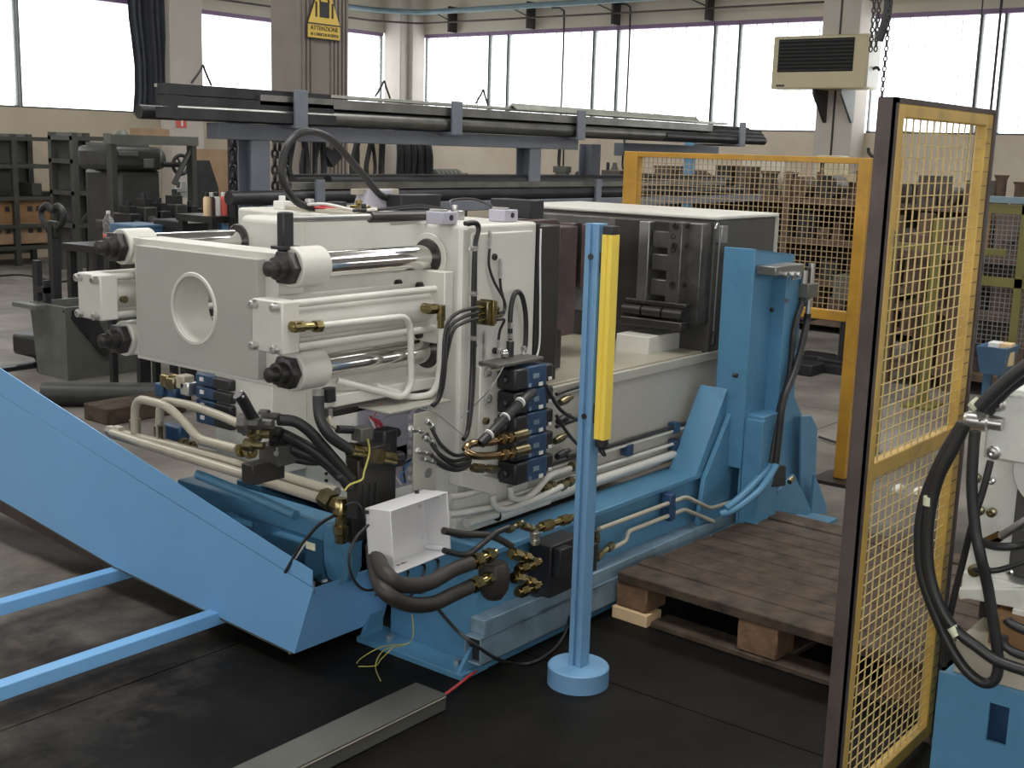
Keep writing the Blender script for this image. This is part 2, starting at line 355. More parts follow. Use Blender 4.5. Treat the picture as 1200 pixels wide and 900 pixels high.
# piers outside the built bays keep the walls closed
# the two sides of the hall behind the photographer, with the same window band
wb = struct('wall_back', 'wall', (-6.25, -6, -8.25, YW+.25, 0, WZ0)); bx('upper_band', 'wallg', (-6.25, -6, -8.25, YW+.25, WZ1, 5.5), wb)
wf = struct('wall_front', 'wall', (-6.25, XW+.25, -8.25, -8, 0, WZ0)); bx('upper_band', 'wallg', (-6.25, XW+.25, -8.25, -8, WZ1, 5.5), wf)
for k in range(5):
    y = -8+k*5.2; bx('pier', 'pilaster', (-6.25, -5.8, y, y+.6, WZ0, WZ1), wb)
    x = -5.6+k*5.2; bx('pier', 'pilaster', (x, x+.6, -8.25, -7.8, WZ0, WZ1), wf)
for k, b in enumerate(((-6, 4.2, YW, YW+.25, WZ0, WZ1), (XW, XW+.25, -8, -1.0, WZ0, WZ1))): struct('trim_%d' % (5+k), 'wall', b)
# steel beam on the wall above the windows, service pipes
def simple(name, mt, mb, label, cat, group=None, **k): return tag(mb.build(name, mt, **k), label, cat, group)
mb = MB(); mb.tube([(9.0, 15.25, 3.86), (15.3, 15.25, 3.88), (15.95, 14.7, 3.88), (16.0, 2.0, 3.93)], .045, 10, False, .3)
simple('service_pipe', 'pipeblue', mb, 'blue grey service pipe running along the walls above the windows', 'pipe')
mb = MB(); mb.tube([(9.0, 15.38, 3.72), (15.4, 15.38, 3.72), (16.1, 14.9, 3.72), (16.15, 2.0, 3.73)], .016, 8, False, .2)
simple('conduit', 'angle', mb, 'thin brown conduit running along the walls below the blue pipe', 'pipe')
pxs = ((530, 28), (622, 19), (722, 12), (832, 3))
for k, (px, py) in enumerate(pxs):
    q = W(px, py, x=16.2)
    b = MB().box(16.1, 16.3, q.y-.02, q.y+.02, 3.56, 3.98); b.tube([(16.12, q.y, 3.75), (16.12, q.y+.35, 3.9)], .012, 6)
    tag(b.build('pipe_bracket', 'dark', bevel=0), 'dark pipe bracket on the right wall, %s from the corner' % ('first', 'second', 'third', 'fourth')[k], 'bracket', 'pipe brackets along the right wall')
for k, px in enumerate((659, 736)):
    q = W(px, 60, x=16.2)
    c = MB().tube([(16.22, q.y+.25, 3.87), (16.22, q.y+.05, 3.84), (16.22, q.y, 3.6), (16.22, q.y, 2.05), (16.26, q.y+.05, 1.5), (16.295, q.y+.05, 1.38)], .016, 6)
    tag(c.build('drop_cable', 'bard'), 'dark cable dropping over the right wall windows, the one %s the corner' % ('nearer', 'farther from')[k], 'cable')
for k, px in enumerate((1146, 1168)):
    q = W(px, 60, x=16.1)
    mb = MB().cyl((16.1, q.y, 1.4), (16.1, q.y, 5.4), .018 if k else .009, 8)
    tag(mb.build('down_pipe', 'bard'), ('thin dark line' if not k else 'thicker dark down pipe')+' in front of the windows above the near mesh panel', 'pipe')
# dark curtain bundled beside the left window
cu = MB(); pts = []
for k in range(26):
    x = 10.62+k*.028; pts.append((x, 15.36+.05*math.sin(k*1.9)+.02*math.sin(k*3.3)))
vs = []; fs = []
for k, (x, y) in enumerate(pts):
    for j in range(7):
        z = 2.02+1.95*j/6; sh = .09*math.sin(j*1.0)*(1-k/25)
        vs.append((x+sh*.5, y, z))
for k in range(25):
    for j in range(6): fs.append((k*7+j, k*7+j+1, (k+1)*7+j+1, (k+1)*7+j))
n0 = len(vs); vs += [(p[0], p[1]+.02, p[2]) for p in vs]; fs += [tuple(i+n0 for i in f[::-1]) for f in fs]
simple('window_curtain', 'curtain', MB().add(vs, fs), 'dark slate curtain bundled against the left wall pilaster', 'curtain')
# big concrete column with warning sign
c0 = W(350, 90, y=7.0)     # near corner
CX, CY = c0.x, 7.0
wxr = W(408, 90, y=CY).x - CX
wyl = W(317, 90, x=CX).y - CY
cr = thing('concrete_column', 'grey grooved concrete column behind the bar rack, carrying the yellow sign', 'column', (CX, CY, 0))
MB().box(CX, CX+wxr, CY, CY+wyl, 0, 5.5).build('shaft', 'concrete', cr, .015)
g = MB()
for k in (.06, .14, .22, .62, .70, .78, .86, .93): g.box(CX+wxr*k, CX+wxr*k+.02, CY-.014, CY+.01, 0, 5.5)
g.build('corrugation', 'concrete', cr)
# sign : board with triangular head
def text_mesh(txt, size, name, mt, parent, origin, xdir, updir, th=.0015):
    cu_ = bpy.data.curves.new(name, 'FONT'); cu_.body = txt; cu_.size = size; cu_.align_x = 'CENTER'; cu_.extrude = th
    o = bpy.data.objects.new('tmp', cu_); COL.objects.link(o); bpy.context.view_layer.update()
    me = bpy.data.meshes.new_from_object(o.evaluated_get(bpy.context.evaluated_depsgraph_get()))
    bpy.data.objects.remove(o)
    x = Vector(xdir).normalized(); u = Vector(updir).normalized(); nrm = x.cross(u)
    off = root_loc(parent)
    for v in me.vertices: v.co = Vector(origin)+x*v.co.x+u*v.co.y+nrm*v.co.z-off
    me.materials.clear(); me.materials.append(M[mt]); me.name = name
    ob = bpy.data.objects.new(name, me); COL.objects.link(ob); ob.parent = parent; return ob
ys = CY-.045
A = W(361, 44, y=ys); Bq = W(400, 49, y=ys); 
sx0, sx1 = A.x, Bq.x; zb = (A.z+Bq.z)/2; sw = sx1-sx0; zm = zb+sw*.32*1.0; zt_ = zm+sw*.9
sg = thing('warning_sign', 'yellow triangular suspended load warning sign on the concrete column', 'sign', (sx0+sw/2, ys, zb))
scx = sx0+sw/2
def outline(k):
    return [(sx0+k, zb+k), (sx1-k, zb+k), (sx1-k, zm), (scx+.03, zt_-k), (scx-.03, zt_-k), (sx0+k, zm)]
MB().prism([(x, ys+.012, z) for x, z in outline(0)], (0, .008, 0)).build('border', 'ink', sg)
MB().prism([(x, ys+.006, z) for x, z in outline(.008)], (0, .008, 0)).build('board', 'signyellow', sg)
MB().box(sx0, sx1, ys+.003, ys+.008, zm-.004, zm+.006).build('divider', 'ink', sg)
ic = MB(); bw = sw*.28
ic.box(scx-bw/2, scx+bw/2, ys+.002, ys+.007, zm+.05, zm+.05+bw*1.2)
ic.box(scx-bw*.95, scx-bw*.78, ys+.002, ys+.007, zm+.05, zm+.05+bw*1.15); ic.box(scx+bw*.78, scx+bw*.95, ys+.002, ys+.007, zm+.05, zm+.05+bw*1.15)
zt2 = zm+.05+bw*1.2
for a, b in (((scx-bw*.5, zt2), (scx-bw*.3, zt2+bw*.42)), ((scx+bw*.5, zt2), (scx+bw*.3, zt2+bw*.42)), ((scx-bw*.3, zt2+bw*.42), (scx+bw*.3, zt2+bw*.42))):
    ic.tube([(a[0], ys+.004, a[1]), (b[0], ys+.004, b[1])], .008, 6)
for k in range(4): ic.lathe((scx, ys+.002, zt2+bw*.5+k*.052+.02), (0, 1, 0), [(0, .020), (.004, .020)], 8)
ic.build('load_pictogram', 'ink', sg)
text_mesh('ATTENZIONE', sw*.135, 'lettering', 'ink', sg, (scx, ys+.004, zb+sw*.19), (1, 0, 0), (0, 0, 1))
text_mesh('AI CARICHI SOSPESI', sw*.095, 'lettering', 'ink', sg, (scx, ys+.004, zb+sw*.07), (1, 0, 0), (0, 0, 1))
# fire signs
a = W(207, 137, y=15.18); b = W(219, 150, y=15.18)
s_ = thing('extinguisher_sign', 'small red square fire extinguisher sign on the left wall pilaster', 'sign', ((a.x+b.x)/2, 15.18, (a.z+b.z)/2))
bx('plate', 'red', (a.x, b.x, 15.18, 15.195, b.z, a.z), s_)
mb = MB(); cx_ = (a.x+b.x)/2; cz_ = (a.z+b.z)/2; mb.box(cx_-.012, cx_+.016, 15.172, 15.182, cz_-.05, cz_+.03); mb.box(cx_-.03, cx_+.01, 15.172, 15.182, cz_+.03, cz_+.045)
mb.build('extinguisher_symbol', 'signwhite', s_)
q = W(689, 182, x=XW-.03)
s_ = thing('hose_reel_sign', 'round red and white fire hose sign on the cream right wall', 'sign', q)
MB().cyl(q, q+Vector((.02, 0, 0)), .135, 28).build('plate', 'red', s_)
rg = MB()
for k in range(28):
    a0 = 2*math.pi*k/28; a1 = 2*math.pi*(k+1)/28
    rg.add([q+Vector((-.004, r*math.cos(t), r*math.sin(t))) for r, t in ((.122, a0), (.122, a1), (.108, a1), (.108, a0))], [(0, 1, 2, 3)])
rg.build('white_ring', 'signwhite', s_)
mb = MB()
for dy, dz, w_, h_ in ((.03, .03, .03, .03), (-.01, .0, .05, .022), (-.03, -.035, .022, .045), (.03, -.03, .05, .018)): mb.box(q.x-.006, q.x, q.y+dy-w_/2, q.y+dy+w_/2, q.z+dz-h_/2, q.z+dz+h_/2)
mb.build('hose_symbol', 'signwhite', s_)
# unit heater on the pilaster of the right wall
hx = 15.35
A = W(903, 102, x=hx); Bq = W(1013, 106, x=hx); T = W(907, 42, x=hx)
y1, y0 = A.y, Bq.y; z0, z1 = (A.z+Bq.z)/2, W(960, 41, x=hx).z
ht = thing('unit_heater', 'cream wall mounted unit heater with dark louvre on the right wall pilaster', 'heater', (hx+.25, (y0+y1)/2, z0))
bx('casing', 'heater', (hx, hx+.42, y0, y1, z0, z1), ht, .02)
ly1, ly0 = W(912, 70, x=hx).y, W(1000, 70, x=hx).y; lz0, lz1 = W(956, 84, x=hx).z, W(956, 45, x=hx).z
bx('grille', 'void', (hx-.006, hx+.02, ly0, ly1, lz0, lz1), ht)
sl = MB().box(-.012, .004, ly0-(ly0+ly1)/2, (ly1-ly0)/2, -.005, .005).build('louvre', 'shelf', None); sl.parent = ht
nl = 9
for k in range(nl):
    loc = Vector((hx-.01, (ly0+ly1)/2, lz0+(k+.5)*(lz1-lz0)/nl))-root_loc(ht)
    if k == 0: sl.location = loc
    else: piece(sl, loc, ht)
bx('side_cover', 'heaterside', (hx+.03, hx+.40, y0-.012, y0-.001, z0+.02, z1-.03), ht, .004)
bx('badge', 'dark', (hx-.004, hx, y1-.2, y1-.08, z0+.03, z0+.055), ht)
for s2 in (0, 1):
    yb = W(958, 120, x=hx+.2).y if s2 == 0 else W(990, 120, x=hx+.2).y
    MB().prism([(hx+.08, yb, z0), (hx+.52, yb, z0), (hx+.52, yb, z0-.42), (hx+.47, yb, z0-.42), (hx+.08, yb, z0-.06)], (0, .03, 0)).build('support_bracket', 'dark' if s2 == 0 else 'greengrey', ht)
q = W(1031, 85, x=hx+.2); MB().tube([(hx+.2, y0, z0+.25), (hx+.2, y0-.06, z0+.27), (hx+.2, y0-.1, z0+.23)], .02, 6).build('drain_stub', 'dark', ht)
# lifting chain, hook and bundled chain below the hall ceiling
def chain(mb, p0, p1, link=.05, r=.006, n=6):
    p0, p1 = Vector(p0), Vector(p1); L_ = (p1-p0).length; k = max(2, int(L_/(link*.78))); d = (p1-p0).normalized()
    e = d.orthogonal().normalized(); g2 = d.cross(e)
    for i in range(k):
        c = p0+(p1-p0)*((i+.5)/k); sd = e if i % 2 else g2
        pts_ = [c+d*(link/2*math.sin(t))+sd*(link*.3*math.cos(t)) for t in [2*math.pi*j/8 for j in range(9)]]
        mb.tube(pts_, r, 4, True, None, 1)
hxx = 8.0
hk = thing('hoist_hook', 'rusty chain with a hook hanging left of the near mesh panel', 'hook', W(1027, 175, x=hxx))
mb = MB(); ch0 = W(1040, 42, x=hxx); ch1 = W(1029, 160, x=hxx)
chain(mb, ch0+Vector((0, 0, 1.5)), ch0, .04, .005); chain(mb, ch0, ch1, .04, .005); o = mb.build('chain', 'bard', hk); o['kind'] = 'stuff'
a = ch1
mb = MB().tube([a, a+Vector((0, 0, -.05)), a+Vector((0, -.012, -.09)), a+Vector((0, .02, -.13)), a+Vector((0, .055, -.105)), a+Vector((0, .06, -.075))], .011, 8); mb.ball(a, .02); mb.build('hook', 'bard', hk)
mb = MB(); a = W(1030, 0, x=hxx+.3); b = W(1026, 60, x=hxx+.3)
for d in (0, .035): chain(mb, a+Vector((0, d, .9)), b+Vector((0, d, 0)), .04, .005)
o = mb.build('slack_chain', 'bard', hk); o['kind'] = 'stuff'
mb = MB().tube([W(1042, -40, x=hxx+.1), W(1041, 5, x=hxx+.1), W(1036, 30, x=hxx+.1), W(1030, 48, x=hxx+.1)], .03, 8)
tag(mb.build('pendant_hose', 'bard'), 'short thick black hose hanging beside the hoist chain at the top', 'hose')
# ================================================================== BAR RACK  (stands behind the press, parallel to it)
RY = 5.0
rk = thing('bar_rack', 'blue grey steel cantilever rack holding long steel bars behind the white press', 'rack', (6.0, RY, 0))
legx = [W(304, 180, y=RY).x, W(626, 180, y=RY).x, W(697, 180, y=RY+.35).x]
for i, lx in enumerate(legx):
    yy = RY if i < 2 else RY+.35
    b = MB().box(lx-.06, lx+.06, yy-.012, yy+.0, 0, 1.70).box(lx-.06, lx+.06, yy+.09, yy+.102, 0, 1.70).box(lx-.004, lx+.004, yy, yy+.09, 0, 1.70)
    b.box(lx-.12, lx+.12, yy-.08, yy+.4, 0, .015)
    b.build('upright', 'rackblue', rk)
a = W(255, 137, y=RY-.01); e = W(677, 160, y=RY-.01)
MB().box(a.x, e.x, RY-.02, RY+.08, 1.655, 1.735).build('upper_beam', 'rackblue', rk, .004)
a2 = W(731, 170, y=RY+.33); MB().box(a2.x, a2.x+1.5, RY+.33, RY+.42, 1.62, 1.72).build('upper_beam', 'rackblue', rk, .004)
MB().box(W(300, 250, y=RY).x, 9.6, RY-.10, RY-.03, 1.27, 1.33).build('lower_beam', 'rackblue', rk, .004)
for px, py in ((349, 122), (532, 133), (678, 142), (867, 158)):
    q = W(px, py, y=RY-.1)
    MB().box(q.x-.045, q.x+.045, RY-.13, RY-.115, 1.735, 1.915).box(q.x-.045, q.x+.045, RY-.13, RY+.3, 1.72, 1.737).build('stop_arm', 'rackblue', rk, .003)
for px in (372, 698):
    q = W(px, 225, y=RY-.1); MB().box(q.x-.03, q.x+.03, RY-.13, RY-.11, 1.22, 1.46).build('stop_arm', 'rackblue', rk, .003)
def bar(x0, x1, y, z, kind, sz, label, group, mt):
    mb = MB()
    if kind == 'round': mb.cyl((x0, y, z), (x1, y, z), sz, 12)
    elif kind == 'flat': mb.box(x0, x1, y-sz[0]/2, y+sz[0]/2, z-sz[1]/2, z+sz[1]/2)
    elif kind == 'angle':
        mb.prism([(x0, y-sz, z), (x0, y-sz, z+.008), (x0, y-.004, z+sz), (x0, y+.004, z+sz), (x0, y+sz, z+.008), (x0, y+sz, z), (x0, y, z+sz-.014)], (x1-x0, 0, 0))
    o = mb.build('steel_bar', mt, None, loc=(x0, y, z)); tag(o, label, 'bar', group); return o
UG = 'steel bars on the upper rack level'; LG = 'steel bars on the lower rack level'
xa, xb = W(172, 110, y=RY).x, W(885, 158, y=RY).x
bar(xa+.1, xb-.8, RY-.065, 1.782, 'round', .038, 'round grey steel bar nearest on the upper rack level', None, 'bar')
bar(xa+.6, xb-.9, RY-.06, 1.855, 'flat', (.07, .05), 'flat steel bar lying over the nearest round bar of the rack', None, 'bar')
bar(xa+.12, xb-.5, RY+.05, 1.90, 'flat', (.12, .016), 'wide pale flat bar on top of the upper rack pile', None, 'barl')
bar(W(600, 130, y=RY-.02).x, W(815, 140, y=RY-.02).x, RY-.02, 1.895, 'angle', .04, 'pale angle profile lying on the far half of the upper pile', None, 'barl')
rr = random.Random(3)
ORD = ('first', 'second', 'third', 'fourth', 'fifth', 'sixth', 'seventh', 'eighth', 'ninth', 'tenth', 'eleventh', 'twelfth')
def nth(k): return ORD[k] if k < 12 else '%dth' % (k+1)
for k in range(8):
    y = RY+.02+(k % 4)*.075; z = 1.775+(k//4)*.075
    bar(xa+.12+rr.uniform(0, .3), xb-rr.uniform(0, .5), y, z, 'round', .034, 'dark round bar in the %s layer of the upper rack pile, %s from the front' % (('bottom', 'second')[k//4], ORD[k % 4]), UG, 'bard')
for k in range(3):
    bar(xa+.02*k, xa+1.1, RY-.09+.02*k, 1.77+.055*k, 'flat', (.05, .05), 'black square tube at the near left of the upper rack pile, %s from below' % ORD[k], 'square tube ends on the upper rack level', 'bard')
for k in range(3):
    bar(xb-1.6, xb+.03*k, RY-.08+.04*k, 1.775+.03*k, 'round', .034, 'black round bar sticking out at the far right of the rack, %s from the front' % ORD[k], 'bar ends at the right of the rack', 'bard')
bar(W(268, 225, y=RY-.06).x, 9.3, RY-.06, 1.367, 'round', .036, 'dark round bar nearest on the lower rack level', None, 'bard')
bar(W(268, 225, y=RY-.06).x+.4, 9.0, RY-.03, 1.425, 'flat', (.09, .035), 'flat grey bar on the lower rack level', None, 'bar')
for k in range(6):
    bar(4.5+rr.uniform(-.1, .3), 9.4-rr.uniform(0, .5), RY+.03+(k % 3)*.08, 1.37+(k//3)*.075, 'round', .036, 'dark round bar in the %s layer of the lower rack pile, %s from the front' % (('bottom', 'second')[k//3], ORD[k % 3]), LG, 'bard')
# small things lying on / hooked over the upper pile
for px, py, nm in ((238, 96, 'nearest the left end'), (450, 108, 'left of the corner pilaster'), (566, 118, 'in front of the right wall windows')):
    q = W(px, py, y=RY+.05); q.z = 1.908
    mb = MB().tube([q+Vector((-.07, 0, .012)), q+Vector((-.02, 0, .07)), q+Vector((.0, 0, .10)), q+Vector((.015, 0, .07)), q+Vector((.05, 0, .006))], .006, 6)
    tag(mb.build('wire_hook', 'bard', loc=q), 'bent black wire lying on the upper bar pile, %s' % nm, 'wire')
# slings, chains and tongs hung on the far side of the rack, against the column and wall
HY = 5.9
hang = thing('tool_rail', 'dark rail behind the bar rack with chains and slings hung from it', 'rail', (5.9, HY, 1.75))
h0 = W(268, 148, y=HY); h1 = W(510, 150, y=HY)
MB().cyl((h0.x, HY, 1.80), (h1.x, HY, 1.80), .02, 8).build('rail', 'bard', hang)
for px in (276, 500): 
    q = W(px, 150, y=HY+.05); MB().box(q.x-.03, q.x+.03, HY+.03, HY+.09, 0, 1.8).build('post', 'bard', hang)
k = 0
for px in (272, 277, 283, 289, 322, 328, 334):
    q = W(px, 160, y=HY-.03); mb = MB(); k += 1
    chain(mb, (q.x, HY-.03, 1.80), (q.x, HY-.03, 1.36), .06, .009, 4)
    tag(mb.build('hanging_chain', 'bard', loc=(q.x, HY-.03, 1.36)), 'dark lifting chain hung behind the bar rack, %s from the left' % ('first', 'second', 'third', 'fourth', 'fifth', 'sixth', 'seventh')[k-1], 'chain', 'chains hung behind the rack')
k = 0
for px, dx in ((346, -.04), (352, .06), (361, -.05), (366, .03), (374, .05), (378, -.06), (415, .04), (422, -.06), (431, .08), (437, -.05), (446, .02)):
    q = W(px, 160, y=HY-.03); k += 1
    mb = MB().tube([(q.x, HY-.03, 1.80), (q.x+dx*.5, HY-.035, 1.66), (q.x+dx, HY-.02, 1.50), (q.x+dx*.6, HY-.03, 1.38)], .014+.005*(k % 3), 6)
    if k % 2 == 0: mb.ball((q.x, HY-.03, 1.73), .055, 8)
    tag(mb.build('hanging_tool', 'bard', loc=(q.x, HY, 1.38)), 'dark slim tool hanging from the rail behind the bar rack, %s from the left' % ORD[k-1], 'tool', 'slim tools hung behind the rack')
q = W(391, 182, y=HY-.05)
mb = MB(); mb.prism([(q.x-.06, HY-.06, q.z+.05), (q.x-.075, HY-.06, q.z), (q.x-.01, HY-.06, q.z-.075), (q.x+.06, HY-.06, q.z-.02), (q.x+.075, HY-.06, q.z+.06), (q.x+.02, HY-.06, q.z+.09), (q.x-.02, HY-.06, q.z+.03)], (0, .05, 0)); mb.tube([(q.x+.03, HY-.035, 1.8), (q.x+.03, HY-.035, q.z+.07)], .01, 6)
tag(mb.build('plate_clamp', 'bard', loc=q), 'heart shaped dark lifting clamp hanging in front of the concrete column', 'clamp')
for k in range(9):
    px = 466+k*4.2; q = W(px, 160, y=HY-.03)
    w_ = rr.uniform(-.05, .05)
    mb = MB().tube([(q.x, HY-.03+.03*(k % 3), 1.81), (q.x+w_*.3, HY-.05, 1.62), (q.x+w_, HY-.03, 1.42), (q.x+w_*1.6, HY-.02, 1.34)], .026, 7)
    tag(mb.build('rope_sling', 'bard', loc=(q.x, HY, 1.34)), 'black rope sling in the thick bundle behind the bar rack, %s from the left' % ORD[k], 'sling', 'black rope slings in the bundle')
q = W(520, 200, y=HY)
mb = MB()
for k in range(6): mb.lathe((q.x-.12+k*.045, HY, 1.42), (1, 0, 0), [(0, .075), (.034, .075)], 12)
mb.cyl((q.x-.12, HY, 1.42), (q.x+.24, HY, 1.42), .05, 10)
mb.box(q.x-.1, q.x+.2, HY-.06, HY+.06, .0, 1.35)
tag(mb.build('finned_motor', 'greengrey', loc=(q.x, HY, 0)), 'grey green finned motor on a stand behind the bar rack, right of the slings', 'motor')
# ================================================================== LEFT BACKGROUND
def shelf_unit(name, label, x0, x1, y0, y1, h, levels, mids, back=True, brace=False):
    r = thing(name, label, 'shelving', ((x0+x1)/2, (y0+y1)/2, 0))
    w = .07
    for x in [x0+w/2]+list(mids)+[x1-w/2]:
        MB().box(x-w/2, x+w/2, y0, y0+.06, 0, h).build('upright', 'shelf', r)
    for x in (x0+w/2, x1-w/2): MB().box(x-w/2, x+w/2, y1-.06, y1, 0, h).build('upright', 'shelf', r)
    for z in levels: MB().box(x0, x1, y0+.005, y1, z-.05, z).build('shelf_board', 'shelf', r)
    if back: MB().box(x0+.05, x1-.05, y1-.012, y1, .1, h).build('back_sheet', 'shelfback', r)
    if brace:
        MB().tube([(x0+.05, y0+.01, levels[-1]-.1), (x1-.05, y0+.01, levels[1])], .02, 4).tube([(x0+.05, y0+.01, levels[0]), (x1-.05, y0+.01, levels[1])], .02, 4).build('brace', 'shelf', r)
    return r
SY = 14.6
q0 = W(-60, 200, y=SY).x; q1 = W(66, 200, y=SY).x
zt = W(60, 160, y=SY).z
lv = [W(55, y, y=SY).z for y in (262, 230, 193, 161)]
shelf_unit('storage_shelf', 'dark open shelving with orange boxes at the far left wall', q0, q1, SY, SY+.6, zt+.02, [.25]+lv, [W(18, 200, y=SY).x])
for k, (px, py, wpx, hpx, mt_, lb) in enumerate(((-4, 229, 22, 6, 'bard', 'low black parts on the left bay of the far left shelf'), (38, 229, 12, 14, 'shelf', 'dark box on the right bay of the far left shelf'), (51, 229, 14, 5, 'bard', 'flat dark parts beside the box on the far left shelf'))):
    q = W(px, py, y=SY+.2); s_ = wpx*16.5/1434
    tag(MB().box(q.x-s_/2, q.x+s_/2, SY+.08, SY+.45, lv[1], lv[1]+hpx*16.5/1434).build('parts_box', mt_, None, .01, loc=(q.x, SY+.2, lv[1])), lb, 'box')
for k, (pxa, pxb) in enumerate(((-30, 16), (21, 62))):
    a, b = W(pxa, 250, y=SY+.1).x, W(pxb, 250, y=SY+.1).x
    for j, z in enumerate((lv[0], .27)):
        h_ = .32 if j == 0 else .28
        r = thing('drawer_box', ('orange brown box on the %s shelf, %s bay of the far left shelving' % ('lower' if j == 0 else 'bottom', 'left' if k == 0 else 'right')), 'box', ((a+b)/2, SY+.3, z))
        bx('body', 'orange' if j == 0 else 'brown', (a, b, SY+.07, SY+.5, z, z+h_), r, .01)
        for t in (.3, .55, .8): MB().box(a+(b-a)*t-.03, a+(b-a)*t+.03, SY+.06, SY+.072, z+h_*.5, z+h_*.7).build('label_hole', 'bard', r)
SY2 = 12.6
s0 = W(86, 200, y=SY2).x; s1 = W(132, 200, y=SY2).x
lv2 = [W(110, y, y=SY2).z for y in (262, 224, 187)]
shelf_unit('tool_shelf', 'dark shelving with crossed braces left of the milling machine', s0, s1, SY2, SY2+.5, W(110, 156, y=SY2).z, lv2+[W(110, 160, y=SY2).z], [], True, True)
# milling machine (dark castings)
MY = 9.6
q = W(165, 190, y=MY); g0 = W(133, 250, y=MY).x
ml = thing('milling_machine', 'dark grey green milling machine with a horizontal head at the left back', 'machine', (W(160, 260, y=MY).x, MY, 0))
a = W(127, 185, y=MY); b = W(205, 185, y=MY)
x0, x1 = a.x, b.x; zc = W(165, 186, y=MY).z; hh = W(165, 172, y=MY).z-W(165, 200, y=MY).z
MB().box(x0, x1-.12, MY, MY+.5, zc-hh/2, zc+hh/2).build('ram_head', 'mill', ml, .05, 3)
MB().cyl((x1-.14, MY+.25, zc-.01), (x1+.02, MY+.25, zc-.01), hh*.42, 18).build('motor', 'mill', ml)
MB().box(x0+.1, x0+.3, MY-.01, MY+.02, zc+hh*.1, zc+hh*.3).box(x0+.36, x0+.46, MY-.02, MY+.02, zc-.08, zc+.0).build('cover_plate', 'greengrey', ml, .004)
MB().box(x0+.05, x1-.25, MY+.04, MY+.42, zc+hh/2, zc+hh/2+.03).build('slide', 'greengrey', ml)
MB().lathe((x0+.28, MY+.2, zc+hh/2+.02), (0, 0, 1), [(0, .09), (.07, .08), (.12, .04)], 14).build('cap', 'greengrey', ml)
MB().box(x0+.14, x1-.12, MY+.05, MY+.6, .15, zc-hh/2).build('column', 'mill', ml, .03)
MB().box(x0-.05, x1+.2, MY-.25, MY+.55, 0, .16).build('base', 'mill', ml, .02)
MB().box(x0-.15, x1+.3, MY-.45, MY+.0, zc-.62, zc-.54).build('table', 'mill', ml, .01)
MB().box(x0+.1, x1-.1, MY-.4, MY+.05, .45, zc-.62).build('knee', 'mill', ml, .03)
for k in range(4): MB().box(x0-.15+k*.13, x0-.12+k*.13, MY-.46, MY+.0, zc-.54, zc-.53).build('table_slot', 'steel', ml)
wq = W(212, 193, y=MY-.1); mb = MB()
mb.tube([wq+Vector((.085*math.cos(t), 0, .085*math.sin(t))) for t in [2*math.pi*j/16 for j in range(17)]], .018, 8, True, None, 2); mb.cyl(wq+Vector((-.2, 0, 0)), wq, .025, 10)
for t in (0, 2.1, 4.2): mb.tube([wq, wq+Vector((.08*math.cos(t), 0, .08*math.sin(t)))], .01, 6)
mb.build('handwheel', 'bard', ml)
mb = MB().box(x1+.02, x1+.09, MY-.05, MY+.02, zc-.35, zc-.2).box(x1-.05, x1+.15, MY-.06, MY+.0, zc-.30, zc-.26); mb.build('vice', 'zinc', ml, .005)
# frame gantry beside the mill
gx0, gx1 = W(133, 250, y=9.3).x, W(226, 250, y=9.3).x
zt_ = W(180, 159, y=9.3).z
gr = thing('hoist_gantry', 'grey green portal frame standing over the milling machine', 'frame', ((gx0+gx1)/2, 9.3, 0))
for x in (gx0, gx1): MB().box(x-.025, x+.025, 9.26, 9.34, 0, zt_).build('post', 'shelf', gr)
MB().box(gx0-.04, gx1+.04, 9.25, 9.35, zt_-.08, zt_).build('cross_beam', 'greengrey', gr)
MB().tube([(gx1, 9.3, zt_-.1), (gx1-.2, 9.3, zt_-.42)], .025, 6).build('brace', 'shelf', gr)
MB().box(gx0+.2, gx1-.25, 9.28, 9.32, zt_, zt_+.06).build('top_plate', 'brown', gr)
# wall board and dark plate below the extinguisher sign
bq0, bq1 = W(222, 200, y=12.0), W(290, 200, y=12.0)
tag(MB().box(bq0.x, bq1.x, 12.0, 12.04, 0.0, W(250, 175, y=12).z).build('wooden_board', 'brown', loc=(bq0.x, 12, 0)), 'stained wooden board standing upright behind the lifting chains', 'board')
mb = MB(); a = W(226, 215, y=11.6); b = W(256, 215, y=11.6); zt_ = W(240, 188, y=11.6).z
mb.prism([(a.x, 11.6, 0), (b.x, 11.6, 0), (b.x, 11.6, a.z-.05), (b.x-.12, 11.6, zt_), (a.x, 11.6, zt_)], (0, .06, 0))
tag(mb.build('guard_plate', 'bard', loc=(a.x, 11.6, 0)), 'black guard plate with cut corner in front of the wooden board', 'plate')
# work bench with grinder, pedestal and clutter under the rack (left middle distance)
bn = thing('work_bench', 'dark cluttered work bench between the milling machine and the press', 'bench', (W(200, 280, y=8.4).x, 8.4, 0))
BYa, BYb = 8.62, 9.1
bx0, bx1 = W(112, 280, y=BYa).x, W(300, 280, y=BYa).x
bz = W(128, 287, y=BYa+.1).z
bx('top', 'bard', (bx0, bx1+.3, BYa, BYb, bz-.06, bz), bn, .005)
for x in (bx0+.05, (bx0+bx1)/2, bx1+.25):
    for y in (BYa+.05, BYb-.05): MB().box(x-.03, x+.03, y-.03, y+.03, 0, bz-.06).build('leg', 'bard', bn)
bx('lower_shelf', 'mill', (bx0+.05, bx1+.25, BYa+.05, BYb-.05, .25, .29), bn)
spots = [(152, 236, 18, 'bard', 'black switch box'), (170, 226, 20, 'mill', 'dark gearbox'), (188, 232, 16, 'bard', 'tall black casting'), (206, 222, 18, 'mill', 'grey green housing'), (224, 236, 18, 'bard', 'black drawer'), (241, 240, 15, 'greengrey', 'grey green drawer'), (258, 232, 14, 'bluebox', 'dark teal case'), (276, 244, 16, 'mill', 'low dark motor')]
